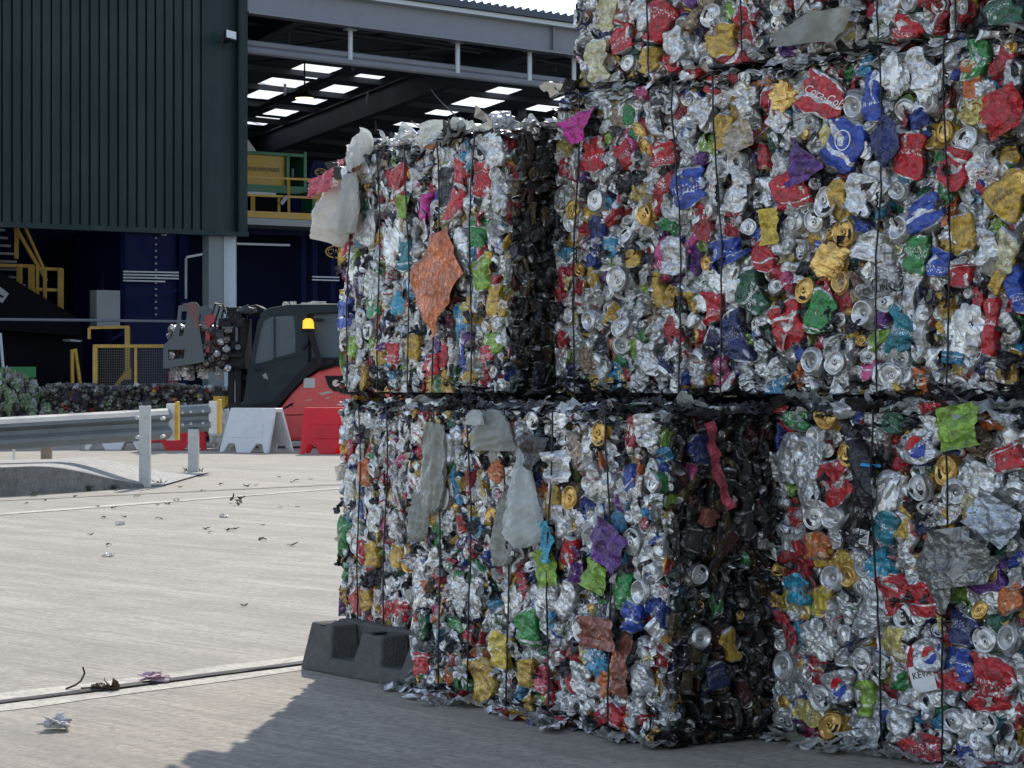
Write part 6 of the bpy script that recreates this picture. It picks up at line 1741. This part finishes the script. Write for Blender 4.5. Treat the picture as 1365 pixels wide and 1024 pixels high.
mb = MB(); pbar(mb, (0, 444), (4, 490), 1.5, .05); tag(mb.build('pale_pole', M['steel_pale'], None, origin=spx(2, 490, 1.5)), 'thin pale pole standing on the green beam', 'pole')
mb = MB(); mb.tube([spx(-40, 425.5, .8), spx(120, 427, .8), spx(276, 429, .8)], .03, 0, 7); tag(mb.build('guard_pole', M['steel_grey'], None, origin=spx(100, 427, .8)), 'thin grey horizontal pole across the dark bay, tied to the column', 'pole')
CB = root('control_cabinet', spx(145, 436, 3), 'flat grey cabinet on a stand in the dark bay', 'cabinet')
pbox(MB(), 129, 387, 160, 436, 3, .4).build('cabinet_door', M['panel_grey'], CB); mb = MB(); pbar(mb, (145, 436), (145, 560), 3.2, .12); pbar(mb, (136, 362), (136, 388), 3.2, .05); mb.build('stand', M['navy2'], CB)
FN = root('mesh_fence', spx(180, 560, 1.2), 'yellow-framed mesh guard fence in the dark bay behind the low bales', 'fence')
for px in (127, 181, 235):
    mb = MB(); pbar(mb, (px, 460), (px, 566), 1.2, .09 if px == 127 else .055); mb.build('post', M['yellow_dim'], FN)
mb = MB(); pbar(mb, (125, 461.5), (237, 461.5), 1.2, .07); pbar(mb, (125, 517), (237, 517), 1.2, .06); mb.build('rail', M['yellow_dim'], FN)
mb = MB()
for k in range(36): pbar(mb, (128 + k * 3.0, 463), (128 + k * 3.0, 564), 1.24, .008)
for k in range(30): pbar(mb, (128, 464 + k * 3.4), (235, 464 + k * 3.4), 1.24, .008)
mb.build('wire_mesh', simple('mesh_wire', (.10, .09, .06), .5, .3), FN)
mb = MB(); pbox(mb, 224, 496, 236, 513, 1.15, .02); mb.build('warning_sign', simple('faded_red_sign', (.28, .05, .05), .6), FN)
for k in range(3):
    mb = MB(); pbox(mb, 226 + k * 3.2, 501, 228 + k * 3.2, 508, 1.12, .02); mb.build('sign_mark', M['panel_grey'], FN)
F2 = root('yellow_gate_frame', spx(145, 500, .9), 'yellow tubular frame with a gusset behind the mesh fence', 'frame')
mb = MB(); pbar(mb, (119, 437), (172, 436), 2.2, .06); pbar(mb, (119, 437), (119, 452), 2.2, .06); pbar(mb, (170, 436), (170, 500), 2.2, .10); pbar(mb, (96, 466), (97, 560), 2.0, .06); pbar(mb, (100, 465), (108, 520), 2.0, .06); mb.build('tube_frame', M['yellow_dim'], F2)
mb = MB(); mb.prism([spx(px, py, 2.15) for px, py in ((170, 488), (175, 492), (175, 506), (165, 506), (155, 516), (153, 513), (166, 497))], EN * .05); mb.build('gusset', M['yellow_dim'], F2)
mb = MB(); mb.prism([spx(px, py, 2.0) for px, py in ((92, 452), (110, 454), (106, 456), (94, 455))], EN * .4); mb.build('tray', M['panel_grey'], F2)

# ------------------------------------------------------------------ litter on the concrete
M['dry_leaf'] = simple('dry_leaf', (.10, .062, .035), .8, 0, .35, 30)
M['weed'] = simple('weed_leaf', (.05, .075, .03), .7, 0, .3, 30)
M['twig'] = simple('twig', (.08, .055, .035), .9)
M['tissue'] = make_film('tissue_paper', (.76, .74, .72), .2, .8)
M['pink'] = make_film('pink_paper', (.74, .52, .60), .2, .8)
rl = random.Random(4)
def leaf_mesh(seed):
    r = np.random.default_rng(seed)
    g = sheet(r, .045, .085, 0, amp=.010, freq=14, n=8, outline=lambda t: max(.06, math.sin(math.pi * min(.98, max(.02, t))) ** .8), curl=14, thick=.001)
    me = bpy.data.meshes.new('dry_leaf'); v = g.v.copy(); v[:, 2] -= v[:, 2].min()
    me.from_pydata(v.tolist(), [], g.q.tolist()); me.materials.append(M['dry_leaf']); return me
LM = [leaf_mesh(i) for i in range(5)]
leaf_px = [(120, 714, 1.0), (350, 721, 1.4), (275, 706, 1.2), (309, 708, 1.8), (281, 711, .9), (390, 728, 1.4), (396, 677, .8), (329, 649, 1.6), (341, 648, 1.2), (295, 647, 1.3), (152, 678, 1.5), (212, 693, 1.2), (224, 673, 1.2), (210, 674, 1), (145, 728, 1),
           (138, 691, 1.3), (373, 678, .8), (325, 809, .8), (372, 637, 1.3), (395, 642, 1.4), (414, 640, 1.2), (388, 644, 1), (165, 690, 1.0), (182, 663, 1.3), (60, 668, 1.2), (35, 672, 1), (100, 663, 1.3), (240, 650, 1.2), (130, 676, 1), (270, 655, .9), (350, 701, .8)]
for i, (px, py, s_) in enumerate(leaf_px):
    p = ground(px, py); o = link('dry_leaf', LM[i % 5]); o.location = (p.x, p.y, .004); o.rotation_euler = (rl.uniform(-.15, .15), rl.uniform(-.15, .15), rl.uniform(0, 6.28)); o.scale = (s_ * .6,) * 3
    tag(o, 'small dry brown leaf lying on the sunlit concrete', 'leaf', 'dry leaves scattered over the concrete')
for i, (px, py) in enumerate(((318, 671), (314, 674), (323, 670), (311, 671))):
    p = ground(px, py); o = link('dry_leaf', LM[i]); o.location = (p.x, p.y, .012 + .01 * i); o.rotation_euler = (.8 * (i % 2), .5, i * 1.3); o.scale = (1.15, 1.15, 1.15); tag(o, 'curled brown leaf in the small cluster left of the bales', 'leaf', 'leaves in the small cluster')
for px, py in ((143, 742), (235, 668), (160, 700), (298, 690)):
    p = ground(px, py); r = np.random.default_rng(px); g = foil_lump(r, .03, .045, .010, 5, amp=.012, nu=14, nv=10); v = g.v[:, [0, 1, 2]]; g.v = v; o = link('paper_scrap', geo_mesh('paper_scrap', g), CANMATS(), None, (p.x, p.y, .010))
    tag(o, 'tiny white paper scrap on the sunlit concrete', 'paper scrap', 'white paper scraps on the concrete')
def crumpled(name, px, py, sx, sy, mat, label, seed):
    p = ground(px, py); r = np.random.default_rng(seed)
    g = join([foil_lump(r, sx, .03, sy, 0, amp=.03, nu=26, nv=16), foil_lump(r, sx * .6, .022, sy * .7, 0, amp=.025, nu=22, nv=14)])
    k = len(g.v) // 2; g.v[k:, 0] += sx * .7
    v = g.v[:, [0, 2, 1]].copy(); v[:, 2] -= v[:, 2].min() - .002; v[:, 2] *= .4
    me = bpy.data.meshes.new(name); me.from_pydata(v.tolist(), [], g.q.tolist() + g.t.tolist()); o = link(name, me, mat, None, (p.x, p.y, 0)); tag(o, label, 'litter')
crumpled('crumpled_paper', 203, 910, .034, .036, M['pink'], 'crumpled pink paper lying on the dark joint line', 3)
crumpled('crumpled_tissue', 74, 973, .03, .03, M['tissue'], 'crumpled white tissue on the concrete at the lower left', 8)
p = ground(108, 920); tw = root('twig', p, 'small dry twig with a brown leaf on the joint line', 'twig')
mb = MB(); mb.tube([p + Vector(q) for q in ((-.05, 0, .004), (-.02, .01, .015), (0, 0, .03), (.012, 0, .055), (.006, 0, .075))], .0035, 0, 5); mb.tube([p + Vector(q) for q in ((0, 0, .006), (.05, -.02, .012), (.12, -.03, .010))], .003, 0, 5); mb.build('stem', M['twig'], tw)
for k in range(4):
    o = link('leaf', LM[k], None, tw, (.05 + .022 * k, -.02, .01)); o.rotation_euler = (.4 * k, .3, k * 1.1); o.scale = (.7,) * 3
def weed(px, py, h, n, label):
    p = ground(px, py); r = random.Random(px); mb = MB()
    for k in range(n):
        a = r.uniform(0, 6.28); rr = r.uniform(.0, h * .9); tip = p + Vector((math.cos(a) * rr * 1.6, math.sin(a) * rr, h * r.uniform(.25, 1))); b = p + Vector((r.uniform(-.04, .04), r.uniform(-.04, .04), .0))
        s_ = Vector((-math.sin(a), math.cos(a), .2)) * h * .10; mid = b.lerp(tip, .6) + UP * h * .12
        mb.add([b, mid + s_, tip, mid - s_, ], [(0, 1, 2, 3)])
    tag(mb.build('weed', M['weed'], None, origin=(p.x, p.y, 0)), label, 'weed')
weed(118, 655, .07, 36, 'low dark weed growing at the foot of the ramp'); weed(155, 653, .06, 26, 'weed tuft between the ramp tip and the end post')
weed(212, 647, .08, 14, 'weed at the base of the grey end post'); weed(247, 630, .07, 10, 'weed left of the short rail post'); weed(268, 630, .06, 10, 'weed right of the short rail post'); weed(45, 662, .06, 24, 'weed under the high end of the ramp')

# unseen dark block added behind the camera to shade the bale sides
OB = root('opposite_shed', (16, -4, 0), 'dark green clad shed across the yard, behind the photographer', 'building')
mb = MB(); xs_ = np.arange(.9, 42.0, .5); vs = []; fs = []
for i, x in enumerate(xs_): vs += [(x, -3.5 + (.05 if i % 2 else 0), 0), (x, -3.5 + (.05 if i % 2 else 0), 11)]
for i in range(len(xs_) - 1): fs.append((2 * i, 2 * i + 2, 2 * i + 3, 2 * i + 1))
mb.add(vs, fs); mb.box((21.2, -8.7, 5.5), (40.6, 10, 11)); mb.build('wall', M['clad'], OB)
mb = MB(); mb.box((20.5, -8.6, 11.12), (43, 11, .2)); mb.build('roof', M['steel_dark'], OB)

# ------------------------------------------------------------------ light, sky, camera
EL, AZ = R(38), R(4.5)
S = Vector((math.sin(AZ) * math.cos(EL), math.cos(AZ) * math.cos(EL), math.sin(EL)))
ld = bpy.data.lights.new('sun', 'SUN'); ld.energy = 2.05; ld.angle = R(.53); ld.color = (1.0, .94, .84)
lo = bpy.data.objects.new('sun', ld); COL.objects.link(lo); lo.rotation_euler = S.to_track_quat('Z', 'Y').to_euler()
w = bpy.data.worlds.new('World'); scene.world = w; w.use_nodes = True
nt = w.node_tree; bg = nt.nodes['Background']
sk = nt.nodes.new('ShaderNodeTexSky'); sk.sky_type = 'NISHITA'; sk.sun_disc = False; sk.sun_elevation = EL; sk.sun_rotation = AZ
sk.altitude = 300; sk.air_density = .8; sk.dust_density = .05; sk.ozone_density = 1.1
hsv = nt.nodes.new('ShaderNodeHueSaturation'); hsv.inputs['Saturation'].default_value = .72   # thin cloud over the blue
L(nt, sk.outputs[0], hsv.inputs['Color']); L(nt, hsv.outputs[0], bg.inputs[0]); bg.inputs['Strength'].default_value = .15
cd = bpy.data.cameras.new('camera'); co = bpy.data.objects.new('camera', cd); COL.objects.link(co)
cd.sensor_width = 36; cd.lens = FPX * 36 / 1365; cd.clip_start = .1; cd.clip_end = 2000
co.location = (0, 0, CAMZ); co.rotation_euler = (R(90), 0, 0); scene.camera = co
vs_ = scene.view_settings; vs_.view_transform = 'Standard'; vs_.look = 'None'; vs_.exposure = 1.05; vs_.gamma = 1.0
